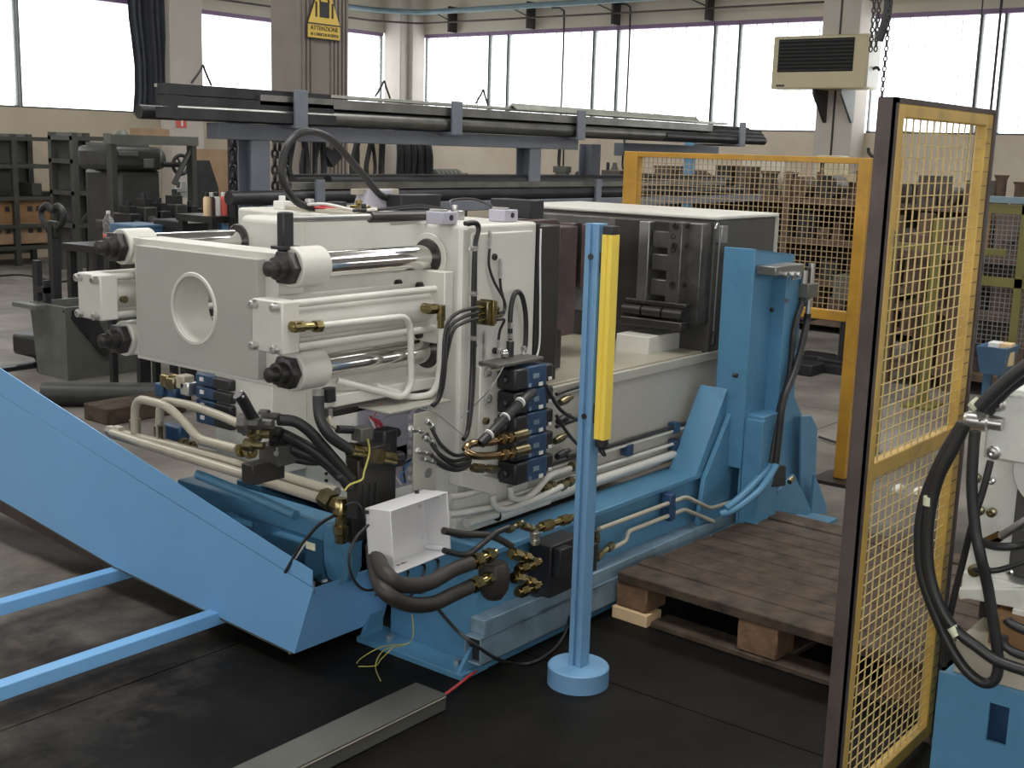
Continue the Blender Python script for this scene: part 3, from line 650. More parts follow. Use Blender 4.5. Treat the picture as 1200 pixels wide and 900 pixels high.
for px, py, w_, mt_, lb in spots:
    q = W(px, py, y=BYa+.2); s_ = w_*9.3/1434; hz = q.z-bz
    r = thing('bench_part', lb+' standing on the cluttered dark work bench', 'part', (q.x, BYa+.25, bz))
    bx('body', mt_, (q.x-s_/2, q.x+s_/2, BYa+.12, BYa+.36, bz, bz+hz*.72), r, .012)
    MB().cyl((q.x, BYa+.12, bz+hz*.45), (q.x, BYa+.09, bz+hz*.45), s_*.3, 12).build('cover', 'steel', r)
    MB().box(q.x-s_*.3, q.x+s_*.25, BYa+.15, BYa+.3, bz+hz*.72, bz+hz*.88).cyl((q.x, BYa+.22, bz+hz*.88), (q.x, BYa+.22, bz+hz), s_*.2, 10).build('spigot', 'bard', r)
# white and blue bits on the bench edge
for px0, px1, py0, py1, y, mt_, lb in ((161, 200, 263, 276, 6.6, 'bluebox', 'long dark blue crate beside the white press plate'), (213, 256, 258, 272, 6.4, 'bard', 'low black tray with a pale rim behind the press plate')):
    a = W(px0, py1, y=y); b = W(px1, py0, y=y)
    r = thing('crate' if mt_ == 'bluebox' else 'tray', lb, 'crate' if mt_ == 'bluebox' else 'tray', ((a.x+b.x)/2, y+.15, a.z-.05))
    bx('body', mt_, (a.x, b.x, y, y+.3, a.z-.05, b.z), r, .01)
    bx('rim', mt_ if mt_ == 'bluebox' else 'tag', (a.x-.01, b.x+.01, y-.008, y+.0, b.z-.014, b.z), r)
    st = thing('trestle', 'black trestle under the %s' % ('long dark blue crate' if mt_ == 'bluebox' else 'low black tray'), 'trestle', ((a.x+b.x)/2, y+.15, 0))
    bx('top_board', 'bard', (a.x-.03, b.x+.03, y-.02, y+.33, a.z-.09, a.z-.051), st)
    for x in (a.x, b.x):
        for yy in (y, y+.3): MB().box(x-.02, x+.02, yy-.02, yy+.02, 0, a.z-.09).build('leg', 'bard', st)
# row of bottles and spray cans behind the press top
RYb = 6.09; ob = W(272, 252, y=RYb).z
sh = thing('side_table', 'narrow dark side table carrying cans behind the press', 'table', (W(272, 255, y=RYb).x, RYb, 0))
ta, tb = W(236, 255, y=RYb).x, W(300, 255, y=RYb).x
bx('top', 'bard', (ta, tb+.3, RYb-.1, RYb+.25, ob-.04, ob), sh)
for x in (ta+.03, tb+.25):
    for y in (RYb-.07, RYb+.22): MB().box(x-.02, x+.02, y-.02, y+.02, 0, ob-.04).build('leg', 'bard', sh)
for k, (px, mt_, lb) in enumerate(((243, 'woodnew', 'cream'), (248, 'rust', 'dark red'), (254, 'tag', 'white'), (262, 'red', 'red'), (270, 'bard', 'black'), (279, 'pipeblue', 'blue grey'))):
    q = W(px, 252, y=RYb)
    r = thing('spray_can', '%s spray can on the narrow side table behind the press' % lb, 'can', (q.x, RYb, ob))
    MB().lathe((q.x, RYb, ob), (0, 0, 1), [(0, .024), (.10, .024), (.115, .016)], 12).build('body', mt_, r)
    MB().cyl((q.x, RYb, ob+.115), (q.x, RYb, ob+.14), .013, 10).build('cap', 'tag' if k % 2 else 'bard', r)
# clear water bottle
by_ = BYa+.06
bq = W(128, 287, y=by_); bh = W(128, 247, y=by_).z-bz
wb = thing('water_bottle', 'clear plastic water bottle with a red label behind the left end of the press', 'bottle', (bq.x, by_, bz))
k_ = bh/.262
MB().lathe((bq.x, by_, bz), (0, 0, 1), [(t*k_, rr_*k_) for t, rr_ in ((0, .03), (.01, .043), (.1, .043), (.12, .038), (.14, .043), (.19, .042), (.225, .018), (.24, .014))], 16).build('body', 'plastic', wb)
MB().cyl((bq.x, by_, bz+.24*k_), (bq.x, by_, bz+.262*k_), .016*k_, 12).build('cap', 'tag', wb)
MB().lathe((bq.x, by_, bz+.02*k_), (0, 0, 1), [(0, .0442*k_), (.06*k_, .0442*k_)], 16).build('label_band', 'red', wb)
# dark open bin with pedestal handwheel (left of the press plate)
A = W(52, 442, z=0); Bq = W(78, 448, z=0)
bi = thing('steel_chip_bin', 'dark scuffed steel bin with tapered sides left of the press', 'bin', (A.x+.35, A.y-.25, 0))
yb0 = 7.0; b0 = W(50, 445, z=0); 
XB = W(78, 446, z=0).x
yl = W(45, 440, x=XB).y; yr = W(80, 447, x=XB).y
xe = W(175, 430, y=yr).x
zt_ = W(60, 357, x=XB).z
mb = MB()
def hull(x0, x1, y0, y1, z0, X0, X1, Y0, Y1, z1, t=.012):
    return MB().add([(x0, y0, z0), (x1, y0, z0), (x1, y1, z0), (x0, y1, z0), (X0, Y0, z1), (X1, Y0, z1), (X1, Y1, z1), (X0, Y1, z1), (X0+.03, Y0+.03, z1), (X1-.03, Y0+.03, z1), (X1-.03, Y1-.03, z1), (X0+.03, Y1-.03, z1), (x0+.03, y0+.03, z0+.05), (x1-.03, y0+.03, z0+.05), (x1-.03, y1-.03, z0+.05), (x0+.03, y1-.03, z0+.05)],
      [(3, 2, 1, 0), (0, 1, 5, 4), (1, 2, 6, 5), (2, 3, 7, 6), (3, 0, 4, 7), (4, 5, 9, 8), (5, 6, 10, 9), (6, 7, 11, 10), (7, 4, 8, 11), (8, 9, 13, 12), (9, 10, 14, 13), (10, 11, 15, 14), (11, 8, 12, 15), (12, 13, 14, 15)])
hull(XB, xe, yr, yl, 0.0, XB-.02, xe+.03, yr-.03, yl+.04, zt_).build('bin_shell', 'greengrey', bi)
a = W(17, 352, x=XB-.1); b = W(40, 358, x=XB-.1)
MB().box(XB-.12, XB-.04, b.y-.05, a.y, zt_-.03, zt_).build('bracket_arm', 'greengrey', bi)
MB().prism([(XB-.03, yr-.02, zt_-.02), (XB+.18, yr-.05, zt_-.02), (XB+.34, yr-.05, .15), (XB+.26, yr-.05, .15)], (0, .02, 0)).build('stay', 'bard', bi)
bt = thing('pallet_truck', 'dark hand lift with a looped handle standing behind the chip bin', 'truck', (W(60, 360, x=XB+.3).x, W(60, 360, x=XB+.3).y, 0))
hq = W(62, 262, x=XB+.3); yq = hq.y
MB().box(hq.x-.03, hq.x+.03, yq-.03, yq+.03, .15, hq.z-.02).build('mast', 'bard', bt)
mb = MB(); mb.tube([hq+Vector((0, .02, -.05)), hq+Vector((0, .13, .02)), hq+Vector((0, .14, .09)), hq+Vector((0, .07, .13)), hq+Vector((0, 0, .09)), hq+Vector((0, -.07, .13)), hq+Vector((0, -.14, .09)), hq+Vector((0, -.13, .02)), hq+Vector((0, -.02, -.05))], .022, 8)
mb.build('handle_loop', 'bard', bt)
mb = MB().box(hq.x-.02, hq.x+.02, yq-.05, yq+.05, hq.z-.1, hq.z+.02); mb.build('handle_hub', 'bard', bt, .01)
MB().box(hq.x-.25, hq.x+.35, yq-.2, yq+.2, .08, .24).build('pump_body', 'bard', bt, .03)
for s_ in (-1, 1): MB().box(hq.x+.1, hq.x+1.0, yq+s_*.18-.07, yq+s_*.18+.07, .10, .17).build('fork', 'bard', bt, .01)
for s_ in (-1, 1): MB().cyl((hq.x-.05, yq+s_*.1-.03, .08), (hq.x-.05, yq+s_*.1+.03, .08), .08, 16).build('wheel', 'rubber', bt)
wq_ = W(45, 350, x=XB+.05)
st = thing('stop_pole', 'thin black pole with a small clamp standing beside the chip bin', 'pole', (wq_.x, wq_.y, 0))
MB().box(wq_.x-.02, wq_.x+.02, wq_.y-.03, wq_.y+.03, 0, W(43, 305, x=XB+.05).z).build('pole', 'bard', st)
MB().box(wq_.x-.02, wq_.x+.02, wq_.y-.13, wq_.y-.03, wq_.z+.05, wq_.z+.09).box(wq_.x-.02, wq_.x+.02, wq_.y-.13, wq_.y-.10, wq_.z-.04, wq_.z+.14).build('clamp', 'bard', st)
# floor clutter behind the conveyor
q = W(130, 460, z=.1); tag(MB().cyl((q.x-.25, q.y+.35, .075), (q.x+.3, q.y-.2, .075), .075, 18).build('steel_roller', 'mill', loc=(q.x, q.y, 0)), 'dark steel roller lying on the floor behind the blue conveyor', 'roller')
q = W(150, 490, z=0); tag(MB().box(q.x-.2, q.x+.35, q.y-.1, q.y+.15, 0, .10).build('timber_beam', 'woodgrey', None, .008, loc=(q.x, q.y, 0)), 'weathered timber block on the floor behind the conveyor', 'timber')
mb = MB().tube([W(-20, 325, z=.012), W(20, 322, z=.012), W(45, 325, z=.012), W(70, 330, z=.012), W(110, 325, z=.012)], .012, 6)
tag(mb.build('floor_cable', 'bard'), 'dark cable lying across the light floor at the left', 'cable')
mb = MB().box(-.4, .3, -.25, -.15, 0, .03, Matrix.Translation(W(30, 425, z=0)))
tag(mb.build('flat_bar', 'bard'), 'dark flat bar on the floor left of the chip bin', 'bar')
# gear on the cream wall behind the rack, right of the second upright
q = W(650, 150, x=15.9)
a = W(656, 200, x=15.9)
r = thing('control_pendant', 'grey control box with hanging cables left of the round hose sign', 'box', a)
bx('body', 'greengrey', (a.x, a.x+.15, a.y-.12, a.y+.14, a.z-.03, a.z+.07), r, .01)
mb = MB()
for d in (-.03, .05): mb.tube([(a.x+.05, a.y+d, a.z+.05), (a.x+.05, a.y+d*.6, a.z+.5)], .014, 6)
mb.build('cable', 'bard', r)
MB().box(a.x+.02, a.x+.12, a.y-.1, a.y+.1, 0, a.z-.03).build('pedestal', 'greengrey', r)
r = thing('twin_gauges', 'pair of small dark round gauges on a stand left of the green cylinder', 'gauge', (15.6, W(682, 205, x=15.6).y, 0))
for px in (677, 685):
    q = W(px, 205, x=15.6); MB().cyl(q, q+Vector((.06, 0, 0)), .055, 14).build('gauge', 'bard', r)
q = W(681, 210, x=15.65); MB().box(q.x, q.x+.05, q.y-.03, q.y+.03, 0, q.z).build('stand', 'bard', r)
q = W(720, 205, x=14.5)
r = thing('gas_cylinder', 'grey green cylinder standing before the right wall near the yellow fence post', 'cylinder', (14.5, q.y, 0))
MB().lathe((14.5, q.y, 0), (0, 0, 1), [(0, .09), (1.35, .09), (1.45, .04), (1.5, .03)], 16).build('body', 'greengrey', r)
MB().box(14.48, 14.52, q.y+.10, q.y+.13, 0, 1.5).build('carrier', 'bard', r)
# ================================================================== MESH FENCES
def mesh_panel(parent, p0, ud, ul, z0, z1, pitch, r, mt, depth, pitch_z=None):
    """individual wires of a welded mesh; u along ud from p0"""
    ud = Vector(ud); nd = Vector((ud.y, -ud.x, 0))*depth
    n = int(ul/pitch); pt = ul/n
    v = MB().box(-r, r, -r, r, z0, z1).build('upright_wire', mt, None, smooth=False); v.parent = parent
    off = root_loc(parent)
    for k in range(1, n):
        loc = Vector((p0[0], p0[1], 0))+ud*(k*pt); loc = loc-Vector((off.x, off.y, off.z))
        if k == 1: v.location = loc
        else: piece(v, loc, parent)
    m_ = int((z1-z0)/(pitch_z or pitch)); pz = (z1-z0)/m_
    e = ud*ul; r = r*.68 if pitch_z else r
    h = MB().add([Vector((0, 0, -r))-ud*0, Vector((0, 0, r)), e+Vector((0, 0, r)), e+Vector((0, 0, -r))]+[p+Vector((ud.y, -ud.x, 0))*2*r for p in (Vector((0, 0, -r)), Vector((0, 0, r)), e+Vector((0, 0, r)), e+Vector((0, 0, -r)))],
       [(0, 1, 2, 3), (4, 7, 6, 5), (0, 4, 5, 1), (1, 5, 6, 2), (2, 6, 7, 3), (3, 7, 4, 0)]).build('cross_wire', mt, None, smooth=False); h.parent = parent
    for k in range(1, m_):
        loc = Vector((p0[0], p0[1], z0+k*pz))+nd-off
        if k == 1: h.location = loc
        else: piece(h, loc, parent)
# rear amber fence
FX = 5.914
rf = thing('rear_mesh_fence', 'amber framed wire mesh fence panel on a foot behind the blue column', 'fence', (FX, 2.43, 0))
fy0, fy1 = 2.33, 3.875
bx('post', 'fence', (FX-.03, FX+.03, 2.43, 2.49, .02, 1.655), rf, .004)
bx('post', 'fence', (FX-.03, FX+.03, fy1-.09, fy1, .02, 1.655), rf, .004)
bx('top_rail', 'fence', (FX-.025, FX+.025, 2.49, fy1-.09, 1.625, 1.655), rf, .003)
bx('bottom_rail', 'fence', (FX-.025, FX+.025, 2.49, fy1-.09, .835, .885), rf, .003)
bx('foot_plate', 'dark', (FX-.12, FX+.12, 2.38, 2.58, 0, .018), rf)
bx('foot_plate', 'dark', (FX-.12, FX+.12, fy1-.15, fy1+.05, 0, .018), rf)
mesh_panel(rf, (FX, 2.49), (0, 1, 0), fy1-.09-2.49, .885, 1.625, .0285, .0018, 'wire', .0)

pr = thing('olive_post', 'dark olive post standing right behind the amber mesh fence post', 'post', (FX+.15, 2.36, 0))
bx('post', 'greenpost', (FX+.1, FX+.16, 2.33, 2.38, .02, 1.3), pr, .003)
bx('head', 'fence', (FX+.1, FX+.16, 2.33, 2.385, 1.3, 1.66), pr, .003)
bx('foot_plate', 'zinc', (FX+.04, FX+.22, 2.30, 2.42, 0, .018), pr)
# near yellow panel in brown angle frame
PY = 1.05
ax0 = W(1050, 114, y=PY).x; ax1 = W(1168, 132, y=PY).x
zt_ = W(1047, 113, y=PY).z
nf = thing('near_mesh_panel', 'tall yellow mesh panel in a brown angle steel frame, right foreground', 'fence', ((ax0+ax1)/2, PY, 0))
t = .05
MB().box(ax0, ax0+.024, PY, PY+.006, 0, zt_).box(ax0, ax0+.006, PY, PY+.04, 0, zt_).build('corner_angle', 'angle', nf)
MB().box(ax1-.018, ax1, PY-.004, PY+.004, 0, zt_).box(ax1-.006, ax1, PY, PY+t, 0, zt_).build('corner_angle', 'angle', nf)
zb_ = W(1086, 858, y=PY).z
i0, i1 = ax0+.026, ax1-.02
bx('stile', 'fence2', (i0, i0+.035, PY+.0, PY+.03, zb_-.02, zt_-.012), nf, .003)
bx('stile', 'fence2', (i1-.045, i1, PY+.0, PY+.03, zb_-.02, zt_-.012), nf, .003)
bx('top_rail', 'fence2', (i0+.035, i1-.045, PY+.0, PY+.03, zt_-.042, zt_-.012), nf, .003)
bx('top_angle', 'angle', (ax0+.006, ax1-.006, PY+.0, PY+.04, zt_-.012, zt_), nf)
zm = (W(1042, 544, y=PY).z+W(1112, 515, y=PY).z)/2
bx('middle_rail', 'fence2', (i0+.035, i1-.045, PY+.006, PY+.03, zm-.02, zm+.02), nf, .003)
bx('bottom_rail', 'fence2', (i0+.035, i1-.045, PY+.0, PY+.03, zb_-.02, zb_+.02), nf, .003)
mesh_panel(nf, (i0+.035, PY+.012), (1, 0, 0), i1-i0-.08, zb_, zt_-.042, .0435, .0016, 'wire2', .0, .029)
cl = MB()
for k in range(46):
    z = zb_+.05+k*(zt_-zb_-.1)/45; cl.box(i1-.045, i1-.012, PY-.002, PY+.0, z-.001, z+.001)
o = cl.build('wire_end', 'angle', nf, smooth=False); o['kind'] = 'stuff'
for k, (px, py) in enumerate(((1053, 573), (1077, 576))):
    q = W(px, py, y=PY+.03); mb = MB().lathe(q-Vector((.025, 0, 0)), (1, 0, 0), [(0, .004), (.012, .012), (.038, .012), (.05, .004)], 8)
    tag(mb.build('wire_splice', 'tag', loc=q), 'white bandage like sleeve tied to the near yellow mesh, %s one' % ('left' if k == 0 else 'right'), 'sleeve')
# far lime framed fence at the right edge
GX = 8.4
gy0 = W(1215, 300, x=GX).y-.5; gy1 = W(1152, 300, x=GX).y+.05
zg1 = W(1175, 243, x=GX).z; zgm = W(1175, 329, x=GX).z; zg0 = W(1170, 405, x=GX).z
gf = thing('lime_mesh_fence', 'grey mesh fence with lime green rails at the far right', 'fence', (GX, (gy0+gy1)/2, 0))
bx('cap_rail', 'pipeblue', (GX-.03, GX+.03, gy0, gy1, zg1+.03, zg1+.07), gf)
for z in (zg1, zgm): bx('rail', 'lime', (GX-.02, GX+.02, gy0, gy1, z-.04, z+.02), gf)
for y in (W(1190, 380, x=GX).y-.02, gy1-.04, gy0): bx('post', 'lime' if y < gy1-.1 else 'rackblue', (GX-.02, GX+.02, y, y+.05, 0, zg1+.03), gf)
mw = MB()
y = gy0
while y < gy1: mw.box(GX-.002, GX+.002, y-.0022, y+.0022, zg0, zg1); y += .032
z = zg0
while z < zg1: mw.box(GX-.002, GX+.002, gy0, gy1, z-.0022, z+.0022); z += .032
o = mw.build('mesh_wires', 'meshgrey', gf, smooth=False); o['kind'] = 'stuff'
mx0, my0, my1 = 9.55, W(1215, 300, x=9.55).y, W(1158, 300, x=9.55).y
dm = thing('dark_machine', 'dark machine with pale handles behind the lime mesh fence', 'machine', (9.9, (my0+my1)/2, 0))
bx('body', 'mill', (mx0, 10.3, my0, my1, 0, 1.05), dm, .03); bx('head', 'mill', (mx0+.1, 10.2, my0+.1, my1-.1, 1.05, 1.3), dm, .03)
bx('door', 'bard', (mx0-.01, mx0, my0+.08, my1-.08, .2, .8), dm, .004)
for z in (.55, .72, .98): MB().cyl((mx0-.04, my0+.2, z), (mx0-.04, my1-.25, z+.03), .014, 8).build('handle', 'zinc', dm)
q0 = W(1150, 430, x=GX-.3); q1 = W(1188, 412, x=GX-.3)
r = thing('blue_trough', 'blue steel trough with pale parts at the foot of the lime fence', 'trough', (GX-.3, (q0.y+q1.y)/2, 0))
hull(GX-.42, GX-.2, q1.y+.03, q0.y-.03, q0.z-.02, GX-.45, GX-.17, q1.y, q0.y, q1.z+.03).build('tray', 'bluebox', r)
for y in (q1.y+.05, q0.y-.05): MB().box(GX-.33, GX-.28, y-.025, y+.025, 0, q0.z-.02).build('leg', 'bluebox', r)
for k, px in enumerate((1166, 1180)):
    q = W(px, 414, x=GX-.3)
    tag(MB().box(q.x-.05, q.x+.05, q.y-.035, q.y+.035, q0.z+.03, q1.z+.05).build('pale_brick', 'woodnew' if k else 'tag', None, .004, loc=q), 'pale rectangular part in the blue trough, %s one' % ('left' if k == 0 else 'right'), 'part')
# storage racks with castings behind the amber fence
SX = 11.0
def store(name, label, x, y0, y1, zl, dep=.7):
    r = thing(name, label, 'shelving', (x+dep/2, (y0+y1)/2, 0))
    for y in (y0, (y0+y1)/2, y1):
        for xx in (x, x+dep): MB().box(xx-.03, xx+.03, y-.03, y+.03, 0, zl[-1]+.25).build('upright', 'gravelbrown', r)
    bx('back_sheet', 'gravelbrown', (x+dep+.03, x+dep+.04, y0, y1, 0, zl[-1]+.02), r)
    for z in zl: bx('shelf_board', 'gravelbrown', (x-.02, x+dep+.02, y0, y1, z-.05, z), r)
    return r
ya, yb = W(1018, 300, x=SX).y, W(748, 300, x=SX).y
zl = [.12, .5, .88, 1.26]
store('casting_rack', 'rusty brown rack full of castings behind the amber mesh fence', SX, ya-1.4, yb+.6, zl)
rc = random.Random(12)
cnt = 0
pal = ['gravelbrown', 'rust', 'mill', 'gravelbrown', 'angle', 'bard', 'gravelbrown', 'angle']
for kz, z in enumerate(zl):
    y = ya-1.3; row = []
    while y < yb+.5:
        w_ = rc.uniform(.12, .26); h_ = rc.uniform(.16, .31); d_ = rc.uniform(.2, .5)
        mb = MB(); t_ = rc.random(); x_ = SX+rc.uniform(.0, .12)
        if t_ < .4: mb.lathe((x_+d_/2, y+w_/2, z), (0, 0, 1), [(0, w_*.48), (h_*.3, w_*.48), (h_*.35, w_*.3), (h_*.85, w_*.3), (h_, w_*.42)], 10)
        elif t_ < .75: mb.box(x_, x_+d_, y, y+w_*.92, z, z+h_).box(x_-.02, x_+.01, y+w_*.2, y+w_*.6, z+h_*.3, z+h_*.7)
        else: mb.cyl((x_, y+w_/2, z+w_*.46), (x_+d_, y+w_/2, z+w_*.46), w_*.46, 10).cyl((x_-.03, y+w_/2, z+w_*.46), (x_, y+w_/2, z+w_*.46), w_*.2, 8)
        o = mb.build('casting', rc.choice(pal), loc=(x_, y, z)); row.append(o); y += w_+.012
    for k, o in enumerate(reversed(row)): tag(o, 'brown casting, %s shelf of the rack behind the amber fence, %s from left' % (('bottom', 'second', 'third', 'top')[kz], nth(k)), 'casting', 'castings on the brown rack')
# cream sheets and a light panel leaning behind the rack, plus blue post
for k, (pa, pb, ya_, yb_, mt_, lb) in enumerate(((816, 842, 191, 210, 'wallg', 'pale rectangular board on top of the casting rack, left'), (872, 922, 186, 198, 'wallg', 'long pale board on top of the casting rack, right'))):
    a = W(pa, yb_, x=SX+.5); b = W(pb, ya_, x=SX+.5)
    tag(MB().box(SX+.45, SX+.5, b.y, a.y, zl[-1], b.z).build('pale_board', mt_, loc=(SX+.5, a.y, a.z)), lb, 'board')
a = W(804, 215, x=9.6); b = W(812, 176, x=9.6)
tag(MB().box(9.6, 9.66, b.y, b.y+.09, 0, 1.75).build('blue_post', 'bluefr', None, .005, loc=(9.6, b.y, 0)), 'light blue upright post seen through the amber mesh fence', 'post')
# cream machine cabinets in front of the pilaster
for k, (pa, pb, yt, yb_, x, lb) in enumerate(((952, 973, 182, 240, 12.6, 'tall cream cabinet with a dark panel behind the amber fence, left one'), (978, 1012, 205, 250, 12.9, 'cream cabinet behind the amber fence below the pilaster'))):
    a = W(pa, yb_, x=x); b = W(pb, yt, x=x)
    r = thing('cream_cabinet', lb, 'cabinet', (x, (a.y+b.y)/2, 0))
    bx('body', 'heater', (x, x+.5, b.y, a.y, 0, b.z), r, .01)
    bx('panel', 'dark', (x-.006, x, b.y+.06, a.y-.06, b.z-.3, b.z-.08), r)
# things under / behind the rear fence on the floor: trolley and blocks
q = W(985, 410, z=.3)
r = thing('dark_trolley', 'dark trolley with a vertical rod standing beyond the amber fence', 'trolley', (8.6, 3.6, 0))
a = W(985, 432, z=0)
MB().cyl((a.x, a.y, .03), (a.x, a.y, .75), .03, 10).build('rod', 'bard', r)
MB().box(a.x-.3, a.x+.3, a.y-.15, a.y+.15, .0, .06).build('base_plate', 'bard', r)
MB().tube([(a.x, a.y-.1, .5), (a.x-.05, a.y+.15, .42), (a.x-.1, a.y+.35, .36), (a.x-.12, a.y+.9, .35)], .02, 6).build('hose', 'bard', r)
MB().box(a.x-.1, a.x+.1, a.y-.08, a.y+.08, .55, .75).build('box', 'greengrey', r, .01)
for k, (px, py) in enumerate(((955, 427), (982, 433), (940, 437))):
    q = W(px, py, z=0); tag(MB().box(q.x-.12, q.x+.12, q.y-.13, q.y+.13, 0, .09).build('floor_block', 'bard', None, .01, loc=(q.x, q.y, 0)), 'black block on the floor beyond the amber fence, %s' % ('left one', 'right one', 'nearest one')[k], 'block')
mb = MB().tube([W(960, 512, z=.015), W(985, 520, z=.015), W(1010, 528, z=.015), W(1045, 535, z=.015)], .008, 6)
tag(mb.build('floor_cable', 'bard'), 'thin black cable on the floor passing under the amber fence', 'cable')
# machinery behind the near mesh: lower storage rack
SX2 = 8.9
y0_, y1_ = W(1165, 350, x=SX2).y-.2, W(1045, 350, x=SX2).y
zl2 = [.15, .6, 1.0]
store('parts_rack', 'low brown rack of parts seen through the near yellow mesh', SX2, y0_, y1_, zl2, .6)
for kz, z in enumerate(zl2):
    y = y0_+.04; row = []
    while y < y1_-.2:
        w_ = rc.uniform(.12, .24); h_ = rc.uniform(.16, .32); x_ = SX2+rc.uniform(0, .1)
        mb = MB()
        if rc.random() < .5: mb.box(x_, x_+.35, y, y+w_*.9, z, z+h_).cyl((x_-.02, y+w_*.45, z+h_*.5), (x_, y+w_*.45, z+h_*.5), w_*.25, 8)
        else: mb.lathe((x_+.15, y+w_/2, z), (0, 0, 1), [(0, w_*.46), (h_*.4, w_*.46), (h_*.45, w_*.25), (h_, w_*.25)], 10)
        o = mb.build('machine_part', rc.choice(['gravelbrown', 'gravelbrown', 'orange', 'rust', 'angle']), loc=(x_, y, z)); row.append(o); y += w_+.012
    for k, o in enumerate(reversed(row)): tag(o, 'brown part, %s shelf of the low rack behind the near mesh, %s from left' % (('bottom', 'middle', 'top')[kz], nth(k)), 'part', 'parts on the low brown rack')
a = W(1090, 380, x=8.2); zt2 = W(1093, 255, x=8.2).z
r = thing('yellow_stand', 'yellow post frame seen through the near mesh panel', 'stand', (8.2, a.y, 0))
bx('post', 'lime', (8.17, 8.23, a.y-.03, a.y+.03, .02, zt2), r); bx('foot', 'lime', (8.05, 8.35, a.y-.1, a.y+.1, 0, .02), r)
bx('arm', 'lime', (8.18, 8.22, a.y-.45, a.y+.5, W(1090, 290, x=8.2).z-.02, W(1090, 290, x=8.2).z+.02), r)
# ================================================================== LIGHT CURTAIN POST
pc = (W(641, 800, z=0)+W(713, 800, z=0))/2
rad = .097
lp = thing('light_curtain_post', 'slim light blue post on a round blue foot in front of the press', 'post', (pc.x, pc.y, 0))
MB().lathe((pc.x, pc.y, 0), (0, 0, 1), [(0, rad), (.058, rad), (.062, rad-.004)], 48).build('round_foot', 'blue', lp)
w_ = .0235
pf = [(-w_, -w_), (w_, -w_), (w_, w_), (.006, w_), (.006, w_-.012), (-.006, w_-.012), (-.006, w_), (-w_, w_), (-w_, .006), (-w_+.01, .006), (-w_+.01, -.006), (-w_, -.006)]
PT = 1.442
MB().prism([(pc.x+x, pc.y+y, .06) for x, y in pf], (0, 0, PT-.06)).build('profile', 'blue', lp, .0012)
for z in (1.345, .865): 
    c = Vector((pc.x-w_, pc.y+.0, z)); MB().cyl(c-Vector((.004, 0, 0)), c, .009, 12).build('mounting_bolt', 'dark', lp)
yx, yy = pc.x+.002, pc.y-w_-.026
yz0, yz1 = W(708, 515, x=pc.x).z, W(715, 275, x=pc.x).z
ys_ = MB().prism([(yx-.018, yy-.018, yz0), (yx+.02, yy-.018, yz0), (yx+.02, yy+.018, yz0), (yx+.002, yy+.018, yz0), (yx+.002, yy+.012, yz0), (yx-.006, yy+.012, yz0), (yx-.006, yy+.018, yz0), (yx-.018, yy+.018, yz0), (yx-.018, yy+.004, yz0), (yx-.012, yy, yz0), (yx-.018, yy-.004, yz0)], (0, 0, yz1-yz0)).build('yellow_housing', 'yellow', lp)
MB().box(yx-.017, yx+.019, yy-.017, yy+.017, yz1, yz1+.025).build('end_cap', 'black', ys_, .002)
MB().lathe((yx, yy, yz0-.03), (0, 0, 1), [(0, .012), (.008, .02), (.03, .02)], 14).build('end_cap', 'black', ys_)
for z in (1.33, .875): MB().box(pc.x-.012, pc.x+.012, yy+.018, pc.y-w_, z-.03, z+.03).build('bracket', 'black', lp)
MB().tube([(yx, yy, yz0-.025), (yx+.004, yy-.012, yz0-.05), (yx+.012, yy+.012, yz0-.04), (yx+.014, yy+.035, yz0+.03), (yx+.012, yy+.04, yz0+.15)], .004, 6).build('cable', 'black', lp)
# ================================================================== PALLET
pr_ = math.radians(-2.5)
P0 = Vector((3.535, 2.285, 0))
RM = Matrix.Translation(P0) @ Matrix.Rotation(pr_, 4, 'Z')
pl = thing('wooden_pallet', 'weathered wooden pallet lying beside the blue machine frame', 'pallet', P0)
LXp, LYp = 1.12, 1.16
def pbox(nm, mt_, x0, x1, y0, y1, z0, z1, bv=.004): return MB().box(x0, x1, -y1, -y0, z0, z1, RM).build(nm, mt_, pl, bv, 1)
rp_ = random.Random(5)
nb = 9; x = 0
zt0 = .17
for k in range(nb):
    w_ = (LXp-(nb-1)*.005)/nb*rp_.uniform(.98, 1.01)
    dz = rp_.uniform(-.003, .003)
    pbox('deck_board', 'woodgrey', x, min(x+w_, LXp), rp_.uniform(0, .012), LYp-rp_.uniform(0, .012), zt0-(.036 if k == 0 else .022)+dz, zt0+dz); x += w_+.005
for y0, y1 in ((0, .1), (LYp/2-.05, LYp/2+.05), (LYp-.1, LYp)):
    pbox('stringer_board', 'woodgrey', .14, LXp-.004, y0+.004, y1-.004, zt0-.045, zt0-.026)
by = ((.0, .145), (.50, .66), (LYp-.145, LYp))
for xx in (0.0, LXp/2-.07, LXp-.14):
    for y0, y1 in by: pbox('block', 'woodblock', xx+.004, xx+.13, y0+.004, y1-.006, .046 if xx == 0 and y0 == 0 else .025, zt0-.037 if xx == 0 else zt0-.046, .006)
    pbox('bottom_board', 'woodgrey', xx, xx+.11, .16 if xx == 0 else .01, LYp-.01, .002, .024)
pbox('bottom_board', 'woodgrey', .12, LXp-.12, .5, .66, .002, .024)
q = W(748, 728, x=3.50)
tag(MB().box(-.004, .09, -.15, .0, .0, .044, Matrix.Translation(Vector((3.53, 2.285, 0))) @ Matrix.Rotation(pr_, 4, 'Z')).build('fresh_wood_offcut', 'woodnew', None, .002, loc=(3.52, 2.2, 0)), 'fresh pale wood strip on the floor at the near corner of the pallet', 'offcut')
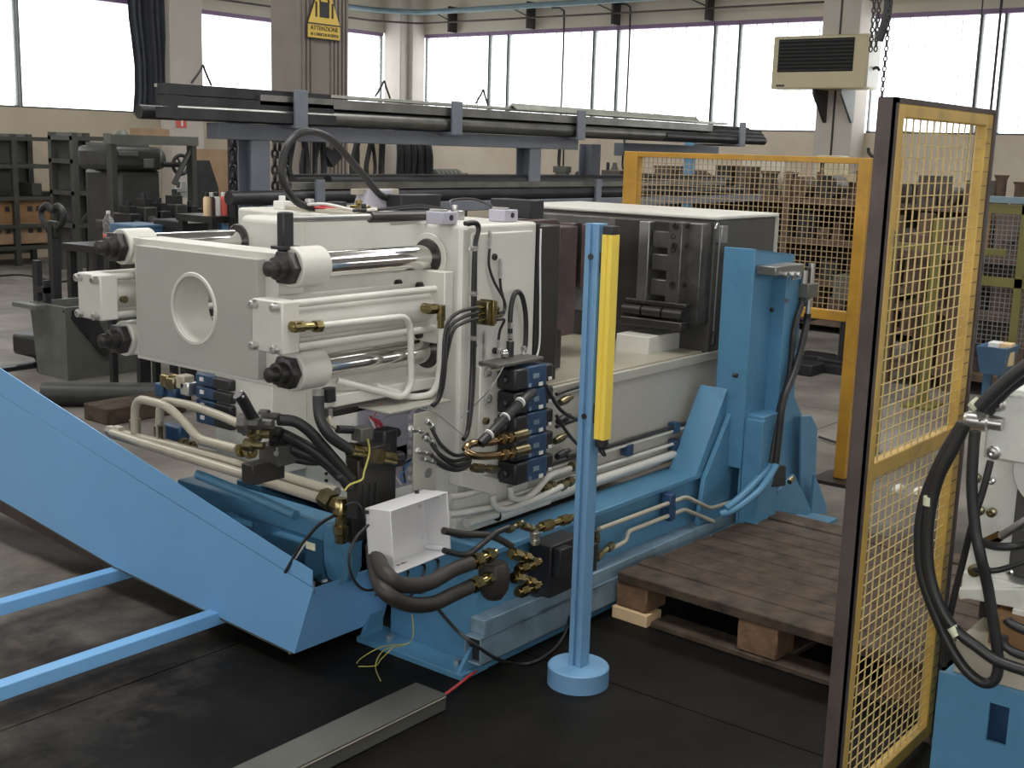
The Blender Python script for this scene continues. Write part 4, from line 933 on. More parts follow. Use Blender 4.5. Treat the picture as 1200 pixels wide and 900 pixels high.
# ================================================================== CABLE DUCT and loose floor wires
d0 = W(517, 835, z=0); e0 = W(494, 797, z=.06); 
dz = .055; yN = d0.y; yF = W(495, 797, z=dz).y; xE = (d0.x+W(495, 797, z=dz).x)/2
cd = thing('cable_duct', 'grey galvanised cable duct lying on the dark floor in the foreground', 'duct', (1.8, (yN+yF)/2, 0))
MB().box(1.0, xE, yN, yN+.003, 0, dz-.004).box(1.0, xE, yF-.003, yF, 0, dz-.004).box(1.0, xE, yN, yF, 0, .003).build('channel', 'galv', cd)
MB().box(1.0, xE-.004, yN-.004, yF+.004, dz-.003, dz).box(1.0, xE-.004, yN-.005, yN-.002, dz-.012, dz).build('lid', 'galv', cd, .0008)
MB().tube([(1.0, yN-.004, dz-.008), (xE-.004, yN-.004, dz-.008)], .0022, 6).build('edge_lip', 'tan', cd)
mb = MB().tube([(xE-.2, yN+.03, .02), (xE+.02, yN+.03, .03), W(560, 785, z=.01), W(600, 762, z=.006), W(640, 742, z=.006), W(668, 728, z=.006)], .0045, 6)
tag(mb.build('red_cable', 'redwire'), 'thin red cable running from the grey duct along the blue frame', 'cable')
for k, pts in enumerate((((484, 690), (484, 712), (480, 735), (478, 748)), )):
    pass
yw = thing('earth_wires', 'tangle of thin yellow green wires hanging to the floor at the frame foot', 'wire', W(450, 775, z=0))
zz = .006
mb = MB()
mb.tube([W(483, 720, x=2.72), W(484, 745, x=2.7), W(476, 755, x=2.65), W(450, 762, z=.05), W(440, 780, z=zz), W(446, 798, z=zz)], .0018, 5)
mb.tube([W(476, 755, x=2.66), W(448, 758, z=.04), W(425, 770, z=zz), W(418, 777, z=zz)], .0018, 5)
mb.tube([W(462, 757, z=.03), W(447, 772, z=zz), W(440, 780, z=zz), W(420, 781, z=zz)], .0018, 5)
mb.build('strand', 'yelwire', yw)
# ================================================================== BLUE MACHINE FRAME
fr = thing('blue_machine_base', 'light blue welded steel frame with a tall column carrying the white press', 'frame', (3.9, 2.9, 0))
BY0, BY1, BZ = 2.345, 2.50, 0.39
FX0 = 2.86; FX1 = 5.15
# near longitudinal beam
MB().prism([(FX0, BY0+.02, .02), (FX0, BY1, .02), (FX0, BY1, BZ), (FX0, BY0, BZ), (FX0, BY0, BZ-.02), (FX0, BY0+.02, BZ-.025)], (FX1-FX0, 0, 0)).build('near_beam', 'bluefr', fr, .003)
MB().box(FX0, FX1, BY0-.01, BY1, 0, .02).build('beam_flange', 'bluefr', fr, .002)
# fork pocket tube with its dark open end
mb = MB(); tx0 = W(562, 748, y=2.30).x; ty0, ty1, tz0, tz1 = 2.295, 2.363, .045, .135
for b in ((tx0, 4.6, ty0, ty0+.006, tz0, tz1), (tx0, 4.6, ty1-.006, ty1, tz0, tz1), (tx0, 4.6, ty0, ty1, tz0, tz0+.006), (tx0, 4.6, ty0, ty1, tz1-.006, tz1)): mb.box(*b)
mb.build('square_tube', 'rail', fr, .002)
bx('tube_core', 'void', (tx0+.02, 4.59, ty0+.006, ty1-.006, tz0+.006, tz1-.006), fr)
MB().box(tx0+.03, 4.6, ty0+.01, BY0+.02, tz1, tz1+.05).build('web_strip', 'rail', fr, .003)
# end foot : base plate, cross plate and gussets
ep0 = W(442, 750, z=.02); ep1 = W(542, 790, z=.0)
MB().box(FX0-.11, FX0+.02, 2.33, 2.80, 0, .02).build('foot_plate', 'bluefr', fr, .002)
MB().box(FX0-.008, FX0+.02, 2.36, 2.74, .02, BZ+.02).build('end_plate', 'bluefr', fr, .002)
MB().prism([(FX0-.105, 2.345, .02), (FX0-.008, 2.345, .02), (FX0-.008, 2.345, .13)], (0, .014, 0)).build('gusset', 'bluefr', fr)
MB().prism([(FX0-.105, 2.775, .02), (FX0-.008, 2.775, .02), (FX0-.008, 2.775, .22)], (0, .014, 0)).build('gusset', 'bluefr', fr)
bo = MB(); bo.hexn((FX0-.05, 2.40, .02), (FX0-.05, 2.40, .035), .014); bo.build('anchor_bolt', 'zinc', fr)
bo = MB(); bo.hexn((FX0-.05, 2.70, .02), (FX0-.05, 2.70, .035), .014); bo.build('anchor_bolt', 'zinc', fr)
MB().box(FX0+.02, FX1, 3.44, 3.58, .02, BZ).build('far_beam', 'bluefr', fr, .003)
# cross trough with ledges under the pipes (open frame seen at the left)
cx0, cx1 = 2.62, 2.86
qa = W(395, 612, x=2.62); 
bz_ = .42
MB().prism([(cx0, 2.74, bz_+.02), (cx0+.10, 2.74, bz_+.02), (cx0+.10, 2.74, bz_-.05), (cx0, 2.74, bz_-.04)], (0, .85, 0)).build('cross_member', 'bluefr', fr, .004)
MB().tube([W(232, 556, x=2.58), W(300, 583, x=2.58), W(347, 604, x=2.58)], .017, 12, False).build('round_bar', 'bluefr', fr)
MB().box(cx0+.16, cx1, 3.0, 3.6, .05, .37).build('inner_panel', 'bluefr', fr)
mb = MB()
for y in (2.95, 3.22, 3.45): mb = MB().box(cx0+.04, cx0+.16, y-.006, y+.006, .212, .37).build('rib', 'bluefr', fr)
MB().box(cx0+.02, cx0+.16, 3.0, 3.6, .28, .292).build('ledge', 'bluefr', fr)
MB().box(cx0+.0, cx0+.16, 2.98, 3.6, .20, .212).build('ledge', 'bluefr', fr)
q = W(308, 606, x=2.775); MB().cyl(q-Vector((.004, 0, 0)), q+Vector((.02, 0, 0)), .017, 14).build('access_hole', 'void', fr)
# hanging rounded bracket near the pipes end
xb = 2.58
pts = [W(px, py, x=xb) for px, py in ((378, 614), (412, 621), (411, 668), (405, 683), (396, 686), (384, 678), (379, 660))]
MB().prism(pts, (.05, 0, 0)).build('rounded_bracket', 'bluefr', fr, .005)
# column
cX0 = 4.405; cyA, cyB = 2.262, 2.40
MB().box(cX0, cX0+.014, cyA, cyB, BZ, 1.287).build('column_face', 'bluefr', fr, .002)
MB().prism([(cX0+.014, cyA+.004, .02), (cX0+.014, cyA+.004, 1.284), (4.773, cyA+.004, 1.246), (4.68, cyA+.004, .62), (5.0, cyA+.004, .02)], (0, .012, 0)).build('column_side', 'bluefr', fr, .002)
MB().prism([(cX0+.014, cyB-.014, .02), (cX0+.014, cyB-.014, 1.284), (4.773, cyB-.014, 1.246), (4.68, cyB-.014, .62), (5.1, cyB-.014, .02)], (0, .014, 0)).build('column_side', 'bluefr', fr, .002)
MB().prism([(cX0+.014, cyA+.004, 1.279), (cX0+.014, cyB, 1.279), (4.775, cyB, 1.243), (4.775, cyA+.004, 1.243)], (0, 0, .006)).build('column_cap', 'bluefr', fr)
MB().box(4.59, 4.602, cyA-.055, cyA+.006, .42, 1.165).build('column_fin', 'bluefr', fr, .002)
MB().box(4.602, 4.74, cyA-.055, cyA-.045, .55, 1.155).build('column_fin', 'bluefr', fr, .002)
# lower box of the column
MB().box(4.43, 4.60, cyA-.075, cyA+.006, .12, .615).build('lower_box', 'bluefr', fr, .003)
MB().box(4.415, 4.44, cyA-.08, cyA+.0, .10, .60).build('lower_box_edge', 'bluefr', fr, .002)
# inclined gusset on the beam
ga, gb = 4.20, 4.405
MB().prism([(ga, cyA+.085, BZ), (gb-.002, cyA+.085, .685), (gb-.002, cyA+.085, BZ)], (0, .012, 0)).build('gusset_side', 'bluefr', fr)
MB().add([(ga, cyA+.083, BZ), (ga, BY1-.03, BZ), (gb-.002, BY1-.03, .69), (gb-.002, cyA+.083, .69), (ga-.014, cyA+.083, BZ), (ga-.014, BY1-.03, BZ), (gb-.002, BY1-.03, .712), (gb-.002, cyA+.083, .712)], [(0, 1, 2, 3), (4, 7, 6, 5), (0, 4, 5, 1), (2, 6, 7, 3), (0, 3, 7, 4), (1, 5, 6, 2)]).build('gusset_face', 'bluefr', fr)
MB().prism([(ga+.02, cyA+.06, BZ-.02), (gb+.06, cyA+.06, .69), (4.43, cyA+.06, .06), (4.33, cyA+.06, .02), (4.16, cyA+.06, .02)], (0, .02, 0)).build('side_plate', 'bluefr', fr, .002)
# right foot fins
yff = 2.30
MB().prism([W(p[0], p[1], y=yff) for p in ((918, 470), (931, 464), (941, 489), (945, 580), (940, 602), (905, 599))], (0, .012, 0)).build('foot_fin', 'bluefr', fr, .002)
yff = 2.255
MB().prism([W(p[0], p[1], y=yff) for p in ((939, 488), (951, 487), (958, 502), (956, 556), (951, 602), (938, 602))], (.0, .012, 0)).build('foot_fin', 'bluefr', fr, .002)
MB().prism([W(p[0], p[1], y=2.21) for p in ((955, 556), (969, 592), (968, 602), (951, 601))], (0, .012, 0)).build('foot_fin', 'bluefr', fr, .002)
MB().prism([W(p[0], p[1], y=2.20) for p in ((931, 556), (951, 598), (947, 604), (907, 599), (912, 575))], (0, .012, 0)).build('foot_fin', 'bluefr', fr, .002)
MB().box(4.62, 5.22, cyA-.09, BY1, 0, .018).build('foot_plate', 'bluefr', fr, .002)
for px, py in ((904, 363), (920, 352), (862, 440)):
    q = W(px, py, y=cyA-.0); 
    MB().cyl(q-Vector((0, .008, 0)) if px != 920 else W(px, py, y=cyA-.056)-Vector((0, .006, 0)), q+Vector((0, .01, 0)), .009, 12).build('hole_bush', 'dark', fr)
# solenoid head on top of the column with hoses
y_ = cyA-.07
a = W(905, 318, y=y_); b = W(938, 318, y=y_)
MB().box(a.x, b.x, y_-.015, y_+.07, a.z-.018, a.z+.018).build('valve_body', 'steel', fr, .003)
a = W(945, 340, y=y_); MB().box(a.x-.045, a.x+.05, y_-.03, y_+.04, a.z-.03, a.z+.03).build('valve_block', 'galv', fr, .004)
for dx in (-.03, .0, .035): MB().cyl((a.x+dx, y_, a.z+.03), (a.x+dx, y_, a.z+.095+.012*dx/.03), .014, 10).build('coil', 'zinc' if dx != 0 else 'dark', fr)
for k, px in enumerate((920, 928, 935)): 
    q = W(px, 322, y=y_-.017); MB().hexn(q+Vector((0, -.012, 0)), q+Vector((0, .01, 0)), .013).build('screw_fitting', 'zinc' if k else 'steel', fr)
MB().hexn((a.x+.03, y_-.0, a.z-.045), (a.x+.03, y_-.0, a.z-.03), .016).cyl((a.x+.03, y_, a.z-.10), (a.x+.03, y_, a.z-.04), .011, 10).build('hose_ferrule', 'zinc', fr)
MB().hexn((a.x-.03, y_-.0, a.z-.05), (a.x-.03, y_-.0, a.z-.03), .014).build('hose_ferrule', 'dark', fr)
a0 = Vector((a.x+.03, y_, a.z-.1)); a1 = Vector((a.x-.03, y_, a.z-.05))
yh = cyA-.10
MB().tube([a0, W(944, 385, y=y_), W(933, 430, y=yh), W(918, 470, y=yh), W(913, 510, y=yh), W(909, 545, y=yh)], .0145, 10).build('hose', 'rubber', fr)
MB().tube([a1, W(931, 385, y=y_), W(925, 440, y=yh+.03), W(913, 480, y=yh+.03), W(907, 520, y=yh+.02), W(903, 545, y=yh+.02)], .0125, 10).build('hose', 'rubber', fr)
MB().tube([W(909, 545, y=yh), W(892, 572, y=yh), W(868, 592, y=yh+.01), W(853, 600, y=yh+.03), W(845, 603, y=yh+.05)], .016, 10).build('painted_conduit', 'bluefr', fr)
MB().tube([W(903, 545, y=yh+.02), W(888, 562, y=yh+.02), W(866, 584, y=yh+.02), W(850, 596, y=yh+.035)], .014, 10).build('painted_conduit', 'bluefr', fr)
q = W(908, 560, y=yh+.03); MB().add([q+Vector(p) for p in ((-.06, 0, -.03), (.05, -.03, -.04), (.06, -.02, .045), (-.02, .0, .055))]+[q+Vector(p) for p in ((-.06, .04, -.03), (.05, .03, -.04), (.06, .03, .045), (-.02, .04, .055))], [(0, 1, 2, 3), (4, 7, 6, 5), (0, 4, 5, 1), (1, 5, 6, 2), (2, 6, 7, 3), (3, 7, 4, 0)]).build('greasy_guard', 'bard', fr, .004)
q = W(925, 565, y=yh); MB().hexn(q, q+Vector((.03, 0, .01)), .012).build('nipple', 'brass', fr)
# two beige hydraulic pipes along the beam
yp = BY0-.022
MB().tube([W(702, 620, y=yp), W(804, 582, y=yp), W(832, 596, y=yp-.02), W(858, 588, y=yp-.02)], .0085, 10, False, .03).build('hydraulic_pipe', 'tan', fr)
MB().tube([W(717, 643, y=yp), W(734, 634, y=yp), W(736, 623, y=yp), W(802, 597, y=yp), W(836, 611, y=yp-.02)], .0085, 10, False, .02).build('hydraulic_pipe', 'tan', fr)
for py in (587, 601): 
    q = W(786, py, y=yp); MB().box(q.x-.02, q.x+.02, yp-.012, BY0+.01, q.z-.03, q.z+.03).build('pipe_clamp', 'valveblue', fr, .004)
for px, py, dz in ((699, 626, 1), (714, 641, 0)):
    q = W(px, py, y=yp); mb = MB()
    if dz: mb.hexn(q+Vector((0, 0, -.03)), q+Vector((0, 0, -.005)), .014).cyl(q+Vector((0, 0, -.08)), q+Vector((0, 0, .012)), .010, 12).hexn(q+Vector((0, 0, -.09)), q+Vector((0, 0, -.06)), .016)
    else: mb.hexn(q+Vector((-.01, 0, -.004)), q+Vector((.02, 0, .004)), .015).cyl(q+Vector((-.07, 0, -.02)), q+Vector((0, 0, 0)), .011, 12).hexn(q+Vector((-.08, 0, -.022)), q+Vector((-.045, 0, -.012)), .016)
    mb.build('elbow_fitting', 'olive', fr)
# valve, manifold and the two thick hoses on the beam
ym = BY0-.07
mb = MB(); a = W(640, 636, y=ym); b = W(668, 690, y=ym)
MB().box(a.x, b.x+.03, ym-.02, BY0, b.z+.01, a.z-.01).build('valve_block', 'black', fr, .004)
a = W(655, 660, y=ym-.02); MB().box(a.x-.035, a.x+.03, ym-.05, ym-.02, a.z-.04, a.z+.06).build('coil', 'black', fr, .004)
a = W(680, 655, y=ym); MB().box(a.x-.03, a.x+.06, ym-.03, BY0, a.z-.05, a.z+.05).build('coil', 'black', fr, .004)
q = W(592, 672, y=ym-.02); MB().lathe(q+Vector((-.055, 0, -.035)), (0, 0, 1), [(-.03, .03), (0, .048), (.06, .05), (.085, .04)], 8).build('hose_manifold', 'hose', fr, .003)
def fitting(p0, p1, r, mt_='brass', parent=None, nm='pipe_fitting'):
    p0, p1 = Vector(p0), Vector(p1); d = (p1-p0).normalized(); L_ = (p1-p0).length
    mb = MB().cyl(p0, p1, r*.8, 12).hexn(p0+d*L_*.1, p0+d*L_*.38, r*1.2).hexn(p0+d*L_*.62, p0+d*L_*.86, r*1.15)
    return mb.build(nm, mt_, parent)
yt = ym-.035
fitting(W(552, 660, y=yt), W(580, 648, y=yt), .02, 'brass', fr, 'hose_ferrule')
fitting(W(550, 688, y=yt), W(582, 674, y=yt), .02, 'brass', fr, 'hose_ferrule')
for p, q in (((598, 648), (622, 655)), ((606, 668), (632, 658)), ((600, 676), (628, 684)), ((606, 695), (632, 685))):
    fitting(W(*p, y=yt-.01), W(*q, y=yt-.01), .017, 'brass', fr, 'elbow_fitting')
fitting(W(612, 616, y=yt), W(625, 620, y=yt), .012, 'olive', fr); fitting(W(627, 622, y=yt), W(627, 638, y=yt), .016, 'zinc', fr)
fitting(W(630, 619, y=yt), W(672, 606, y=yt), .015, 'brass', fr); fitting(W(672, 607, y=yt), W(684, 602, y=yt), .012, 'olive', fr)
fitting(W(594, 622, y=yt), W(612, 612, y=yt), .010, 'olive', fr)
def hose(pts, r, mt_, parent, nm='hose', ys=None, n=12):
    P_ = [W(p[0], p[1], y=p[2]) for p in pts]
    return MB().tube(P_, r, n).build(nm, mt_, parent)
hose(((552, 660, yt), (530, 668, yt), (500, 684, yt-.02), (470, 685, yt-.03), (452, 672, yt), (443, 655, yt+.12), (440, 638, yt+.2)), .0225, 'hose', fr, 'thick_hose')
hose(((550, 688, yt), (530, 697, yt-.01), (505, 708, yt-.03), (475, 707, yt-.04), (450, 692, yt-.02), (440, 668, yt+.1), (437, 640, yt+.2)), .0225, 'hose', fr, 'thick_hose')
hose(((520, 622, yt+.02), (545, 626, yt+.02), (575, 628, yt+.01), (600, 640, yt)), .011, 'hose', fr)
hose(((520, 645, yt+.03), (545, 650, yt+.02), (562, 640, yt+.0), (580, 625, yt), (596, 618, yt)), .009, 'rubber', fr)
# ================================================================== WHITE PRESS
pm = thing('moulding_press', 'white horizontal moulding press with chrome tie bars and many hoses on the blue frame', 'press', (3.4, 3.04, .4))
YN, YF, YC = 2.50, 3.58, 3.04
# moving platen
MB().box(2.9, 3.29, YN, YF, .45, 1.412).build('moving_platen', 'white', pm, .012, 3)
MB().box(2.945, 3.262, YN-.006, YN+.01, .62, 1.385).build('platen_side_panel', 'white', pm, .005, 2)
MB().box(2.905, 2.93, YN-.003, YN+.003, .42, 1.40).build('platen_edge_strip', 'white', pm, .003)
mb = MB(); mb.box(3.29, 3.302, YN-.002, YF-.06, .60, 1.405); mb.build('insulating_sheet', 'black', pm)
MB().box(3.302, 3.425, YN+.0, YF-.08, .855, 1.398).build('mould_backing_plate', 'dark', pm, .006)
hose(((634, 268, YN-.01), (633, 300, YN-.01), (633, 360, YN-.01), (632, 405, YN-.01), (626, 424, YN-.015)), .0035, 'tag', pm, 'white_cable', n=6)
# bores, tie bars, nuts
bars = [(2.635, 1.303), (2.635, 1.003), (3.452, 1.303), (3.452, 1.003)]
PX = 2.30
for (by_, bz2) in bars:
    tb = MB().cyl((2.36, by_, bz2), (2.96, by_, bz2), .0405, 32).build('tie_bar', 'chrome', pm)
    MB().lathe((PX+.02, by_, bz2), (-1, 0, 0), [(0, .050), (.028, .052), (.030, .048)], 6).build('hex_nut', 'nut', tb, .002)
    MB().lathe((PX-.01, by_, bz2), (-1, 0, 0), [(0, .033), (.026, .032), (.028, .023), (.052, .022), (.055, .018)], 20).build('threaded_end', 'dark', tb)
    MB().lathe((2.897, by_, bz2), (1, 0, 0), [(-.004, .075), (0.0, .078), (.002, .05), (.004, .05)], 32).build('bore_rim', 'white', pm)
    MB().lathe((2.894, by_, bz2), (1, 0, 0), [(-.006, .056), (.0, .060), (.004, .060)], 32).build('bore_seal', 'dark', pm)
# end plate with round opening
def plate_hole(x0, x1, y0, y1, z0, z1, cy_, cz_, r, n=48):
    vs = []; fs = []
    for x in (x0, x1):
        for i in range(n):
            t = 2*math.pi*i/n; c, s = math.cos(t), math.sin(t)
            k = min((y1-cy_)/c if c > 1e-6 else ((y0-cy_)/c if c < -1e-6 else 1e9), (z1-cz_)/s if s > 1e-6 else ((z0-cz_)/s if s < -1e-6 else 1e9))
            vs.append((x, cy_+c*k, cz_+s*k))
        for i in range(n):
            t = 2*math.pi*i/n; vs.append((x, cy_+r*math.cos(t), cz_+r*math.sin(t)))
        for cyy, czz in ((y1, z1), (y0, z1), (y0, z0), (y1, z0)): vs.append((x, cyy, czz))
    N_ = 2*n+4
    for b in (0, N_):
        for i in range(n):
            j = (i+1) % n
            fs.append((b+i, b+j, b+n+j, b+n+i))
            # corner fill
            A_, B_ = Vector(vs[b+i]), Vector(vs[b+j])
            if abs(A_.y-B_.y) > 1e-6 and abs(A_.z-B_.z) > 1e-6:
                t = (i+.5)/n*2*math.pi; kk = 0 if t < math.pi/2 else 1 if t < math.pi else 2 if t < 1.5*math.pi else 3
                fs.append((b+i, b+2*n+kk, b+j))
    for i in range(n):
        j = (i+1) % n
        fs.append((n+i, n+j, N_+n+j, N_+n+i))
        A_, B_ = Vector(vs[i]), Vector(vs[j])
        if abs(A_.y-B_.y) > 1e-6 and abs(A_.z-B_.z) > 1e-6:
            t = (i+.5)/n*2*math.pi; kk = 0 if t < math.pi/2 else 1 if t < math.pi else 2 if t < 1.5*math.pi else 3
            fs += [(i, 2*n+kk, N_+2*n+kk, N_+i), (2*n+kk, j, N_+j, N_+2*n+kk)]
        else: fs.append((i, j, N_+j, N_+i))
    return MB().add(vs, fs)
hc = W(227, 362, x=PX); hr = .5*(W(226, 324, x=PX).z-W(227, 400, x=PX).z)
yp0, yp1 = W(302, 370, x=PX).y, W(160, 340, x=PX).y
zp0, zp1 = .965, 1.317
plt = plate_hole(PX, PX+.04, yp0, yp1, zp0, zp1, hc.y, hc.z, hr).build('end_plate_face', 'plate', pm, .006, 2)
plate_hole(PX+.03, PX+.13, 2.70, 3.39, .945, 1.337, hc.y, hc.z, hr).build('end_plate', 'white', pm, .01, 2)
MB().lathe((PX-.004, hc.y, hc.z), (1, 0, 0), [(0, hr+.002), (-.002, hr+.006), (.0, hr+.012), (.006, hr+.014)], 48)
rimv = []; rf_ = []
for i in range(48):
    t = 2*math.pi*i/48
    for x, r in ((PX+.002, hr+.014), (PX-.004, hr+.010), (PX-.004, hr+.001), (PX+.02, hr-.002), (PX+.13, hr-.002)): rimv.append((x, hc.y+r*math.cos(t), hc.z+r*math.sin(t)))
for i in range(48):
    for k in range(4): rf_.append((i*5+k, i*5+k+1, ((i+1) % 48)*5+k+1, ((i+1) % 48)*5+k))
MB().add(rimv, rf_).build('opening_rim', 'white', pm)
for (by_, bz2) in bars:
    mb = MB().cyl((PX+.02, by_, bz2), (PX+.13, by_, bz2), .058, 36)
    mb.build('tie_bar_boss', 'white', pm, .004)
    y0_, y1_2 = (by_, 2.72) if by_ < 3 else (3.37, by_)
    MB().box(PX+.035, PX+.125, y0_, y1_2, bz2-.05, bz2+.034).build('boss_arm', 'white', pm, .006)
# hydraulic closing cylinders, near and far
def cylinder(yc, near):
    z_ = 1.152
    o = MB().box(PX-.085, PX-.022, yc-.066, yc+.062, z_-.078, z_+.068).build('cylinder_end_block', 'white', pm, .004)
    for dy in (-.045, .045):
        for dz in (-.058, .058):
            c = Vector((PX-.085, yc+dy, z_+dz-.005)); MB().lathe(c, (-1, 0, 0), [(0, .013), (.018, .013), (.019, .007), (.014, .006)], 12).build('cap_screw', 'zinc', o)
    MB().cyl((PX-.03, yc, z_), (2.86, yc, z_), .050, 36).build('cylinder_tube', 'white', pm)
    for dy in (-.048, .048):
        for dz in (-.062, .062): MB().cyl((PX-.03, yc+dy, z_+dz-.004), (2.86, yc+dy, z_+dz-.004), .0115, 12).build('cylinder_rod', 'white', pm)
    br_ = MB().box(2.855, 2.897, yc-.09, yc+.07, z_-.115, z_+.115).build('cylinder_bracket', 'white', pm, .004)
    return o
yA = 2.615
cylinder(yA, True); cylinder(3.475, False)
zc_ = 1.152
for px, py in ((468, 332), (493, 335), (468, 390), (492, 392)):
    q = W(px, py, x=2.853); MB().lathe(q, (-1, 0, 0), [(-.002, .013), (.012, .013), (.013, .007), (.009, .006)], 14).build('cap_screw', 'dark', pm)
q = W(333, 380, y=yA-.066); MB().hexn(q+Vector((0, -.004, -.10)), q+Vector((0, .03, -.10)), .012)
q = W(146, 351, y=3.40); MB().lathe(q, (0, -1, 0), [(-.01, .012), (.004, .012), (.005, .006)], 14).build('port_plug', 'olive', pm)
# golden ports and white pipe along the near cylinder
yq = yA-.085
p = W(347, 383, y=yq); q = W(374, 382, y=yq)
MB().cyl(p+Vector((0, .03, 0)), p+Vector((0, -.012, 0)), .014, 12).hexn(p+Vector((-.012, 0, 0)), p+Vector((.025, 0, 0)), .017).cyl(p, q, .011, 12).hexn(q+Vector((-.018, 0, 0)), q+Vector((.006, 0, 0)), .018).build('elbow_fitting', 'brass', pm)
p = W(505, 362, y=yq); MB().cyl(p+Vector((0, .03, 0)), p+Vector((0, -.012, 0)), .016, 12).hexn(p+Vector((-.014, -.0, 0)), p+Vector((.02, -.004, 0)), .017).build('elbow_fitting', 'brass', pm)
p = W(517, 362, y=yq-.015); MB().hexn(p+Vector((0, 0, .012)), p+Vector((0, 0, -.035)), .015).cyl(p+Vector((0, 0, -.06)), p, .011, 12).build('elbow_fitting', 'brass', pm)
pipe = [W(374, 382, y=yq), W(474, 371, y=yq), W(481, 382, y=yq), W(482, 452, y=yq), W(472, 466, y=yq), W(425, 454, y=yq+.03), W(395, 446, y=yq+.06)]
MB().tube(pipe, .0105, 12, False, .03).build('hydraulic_pipe', 'white', pm)
MB().tube([W(517, 378, y=yq-.015), W(515, 440, y=yq-.015), W(508, 462, y=yq-.01), W(482, 466, y=yq+.01), W(440, 452, y=yq+.04)], .0105, 12, False, .03).build('hydraulic_pipe', 'white', pm)
MB().box(2.42, 2.9, 2.56, 2.66, .895, .93).build('pipe_rail', 'white', pm, .003)
MB().box(2.45, 2.9, 2.6, 2.66, .855, .872).build('pipe_rail', 'dark', pm, .002)
# top : position sensor rod on bracket, far platen lug
MB().box(2.305, 2.345, 2.645, 2.675, 1.345, 1.457).build('sensor_bracket', 'black', pm, .005)
MB().box(2.295, 2.36, 2.635, 2.69, 1.352, 1.362).build('sensor_foot', 'black', pm, .002)
MB().cyl((2.33, 2.66, 1.437), (2.70, 2.68, 1.433), .0105, 12).build('sensor_rod', 'steel', pm)
MB().cyl((2.68, 2.68, 1.432), (2.98, 2.68, 1.428), .017, 14).build('sensor_body', 'dark', pm)
MB().box(2.74, 2.96, 2.645, 2.655, 1.408, 1.418).build('sensor_rail', 'zinc', pm)
lA, lB = W(280, 255, x=2.80), W(330, 262, x=2.80)
MB().box(2.80, 2.92, lB.y, lA.y, 1.18, lA.z+.01).build('far_lug', 'white', pm, .022, 4)
MB().lathe((2.798, 3.452, 1.303), (1, 0, 0), [(-.004, .056), (.0, .060), (.004, .05)], 32).build('bore_seal', 'dark', pm)
for k, (px, py, mt_) in enumerate(((519, 258, 'pipeblue'), (591, 256, 'pipeblue'))):
    q = W(px, py, y=YN+.06); sb = MB().box(q.x-.035, q.x+.035, YN+.03, YN+.10, 1.413, 1.452).build('limit_switch', 'lilac', pm, .003)
    MB().cyl((q.x+.005, YN+.028, 1.434), (q.x+.005, YN+.031, 1.434), .009, 12).build('switch_face', 'dark', sb)
    MB().box(q.x-.03, q.x+.0, YN+.04, YN+.09, 1.452, 1.459).build('switch_lid', 'zinc', sb, .001)
q = W(604, 252, y=YN+.2); MB().box(q.x-.02, q.x+.06, YN+.12, YN+.3, 1.412, 1.475).build('dark_stop', 'black', pm, .003)
MB().tube([(2.92, 3.0, 1.43), (2.98, 2.9, 1.44), (3.1, 2.85, 1.45), (3.18, 2.75, 1.43)], .006, 6).build('cable', 'rubber', pm)
MB().box(2.96, 3.2, 3.15, 3.4, 1.412, 1.428).build('top_cover', 'tan', pm, .003)
for k, (x, y, w_, h_, mt_) in enumerate(((2.95, 3.42, .05, .03, 'tag'), (3.0, 3.34, .07, .025, 'zinc'), (2.96, 3.22, .06, .02, 'redwire'), (3.02, 3.1, .05, .03, 'brass'), (2.95, 3.0, .04, .025, 'black'), (3.1, 2.72, .04, .03, 'zinc'))): MB().box(x, x+w_, y-w_*.7, y+w_*.4, 1.412, 1.412+h_).cyl((x+w_*.5, y, 1.412+h_), (x+w_*.5, y, 1.412+h_*1.6), w_*.25, 8).build('top_connector', mt_, pm, .003)
MB().box(2.93, 3.0, 2.85, 3.2, 1.412, 1.424).build('cable_tray', 'tan', pm, .003)
MB().tube([(2.94, 3.3, 1.43), (2.93, 3.15, 1.445), (2.95, 3.02, 1.43), (2.93, 2.9, 1.44)], .005, 6).build('cable', 'whitewire', pm)
MB().tube([(3.0, 2.62, 1.44), (3.05, 2.68, 1.475), (3.15, 2.66, 1.48), (3.2, 2.6, 1.45)], .0045, 6).build('cable', 'rubber', pm)
# hose loop over the press and its bracket
yl_ = 3.25
MB().tube([W(p[0], p[1], y=yl_) for p in ((460, 234), (445, 228), (430, 210), (410, 187), (390, 165), (370, 155), (350, 157), (336, 172), (330, 195), (334, 218), (350, 238), (372, 244))], .0135, 12).build('looped_hose', 'rubber', pm)
q = W(455, 234, y=yl_); fitting(q, W(482, 236, y=yl_), .016, 'brass', pm)
a = W(426, 252, y=yl_); b = W(456, 232, y=yl_)
MB().prism([(a.x, yl_, 1.41), (b.x+.02, yl_, 1.41), (b.x+.02, yl_, b.z+.03), (a.x+.03, yl_, b.z+.03)], (0, .06, 0)).build('hose_bracket', 'lilac', pm, .003)
a = W(424, 222, y=yl_); b = W(472, 228, y=yl_); MB().box(a.x, b.x, yl_+.02, yl_+.06, b.z, a.z+.0).build('name_plate', 'tan', pm, .002)
q = W(468, 243, y=yl_-.05); MB().box(q.x-.02, q.x+.2, yl_-.08, yl_, 1.412, 1.47).build('black_valve', 'black', pm, .004)
q = W(394, 252, y=yl_); MB().box(q.x-.02, q.x+.035, yl_-.02, yl_+.03, 1.39, 1.445).build('black_valve', 'black', pm, .003)
MB().cyl(W(372, 244, y=yl_), W(394, 246, y=yl_), .013, 10).build('hose_ferrule', 'brass', pm)
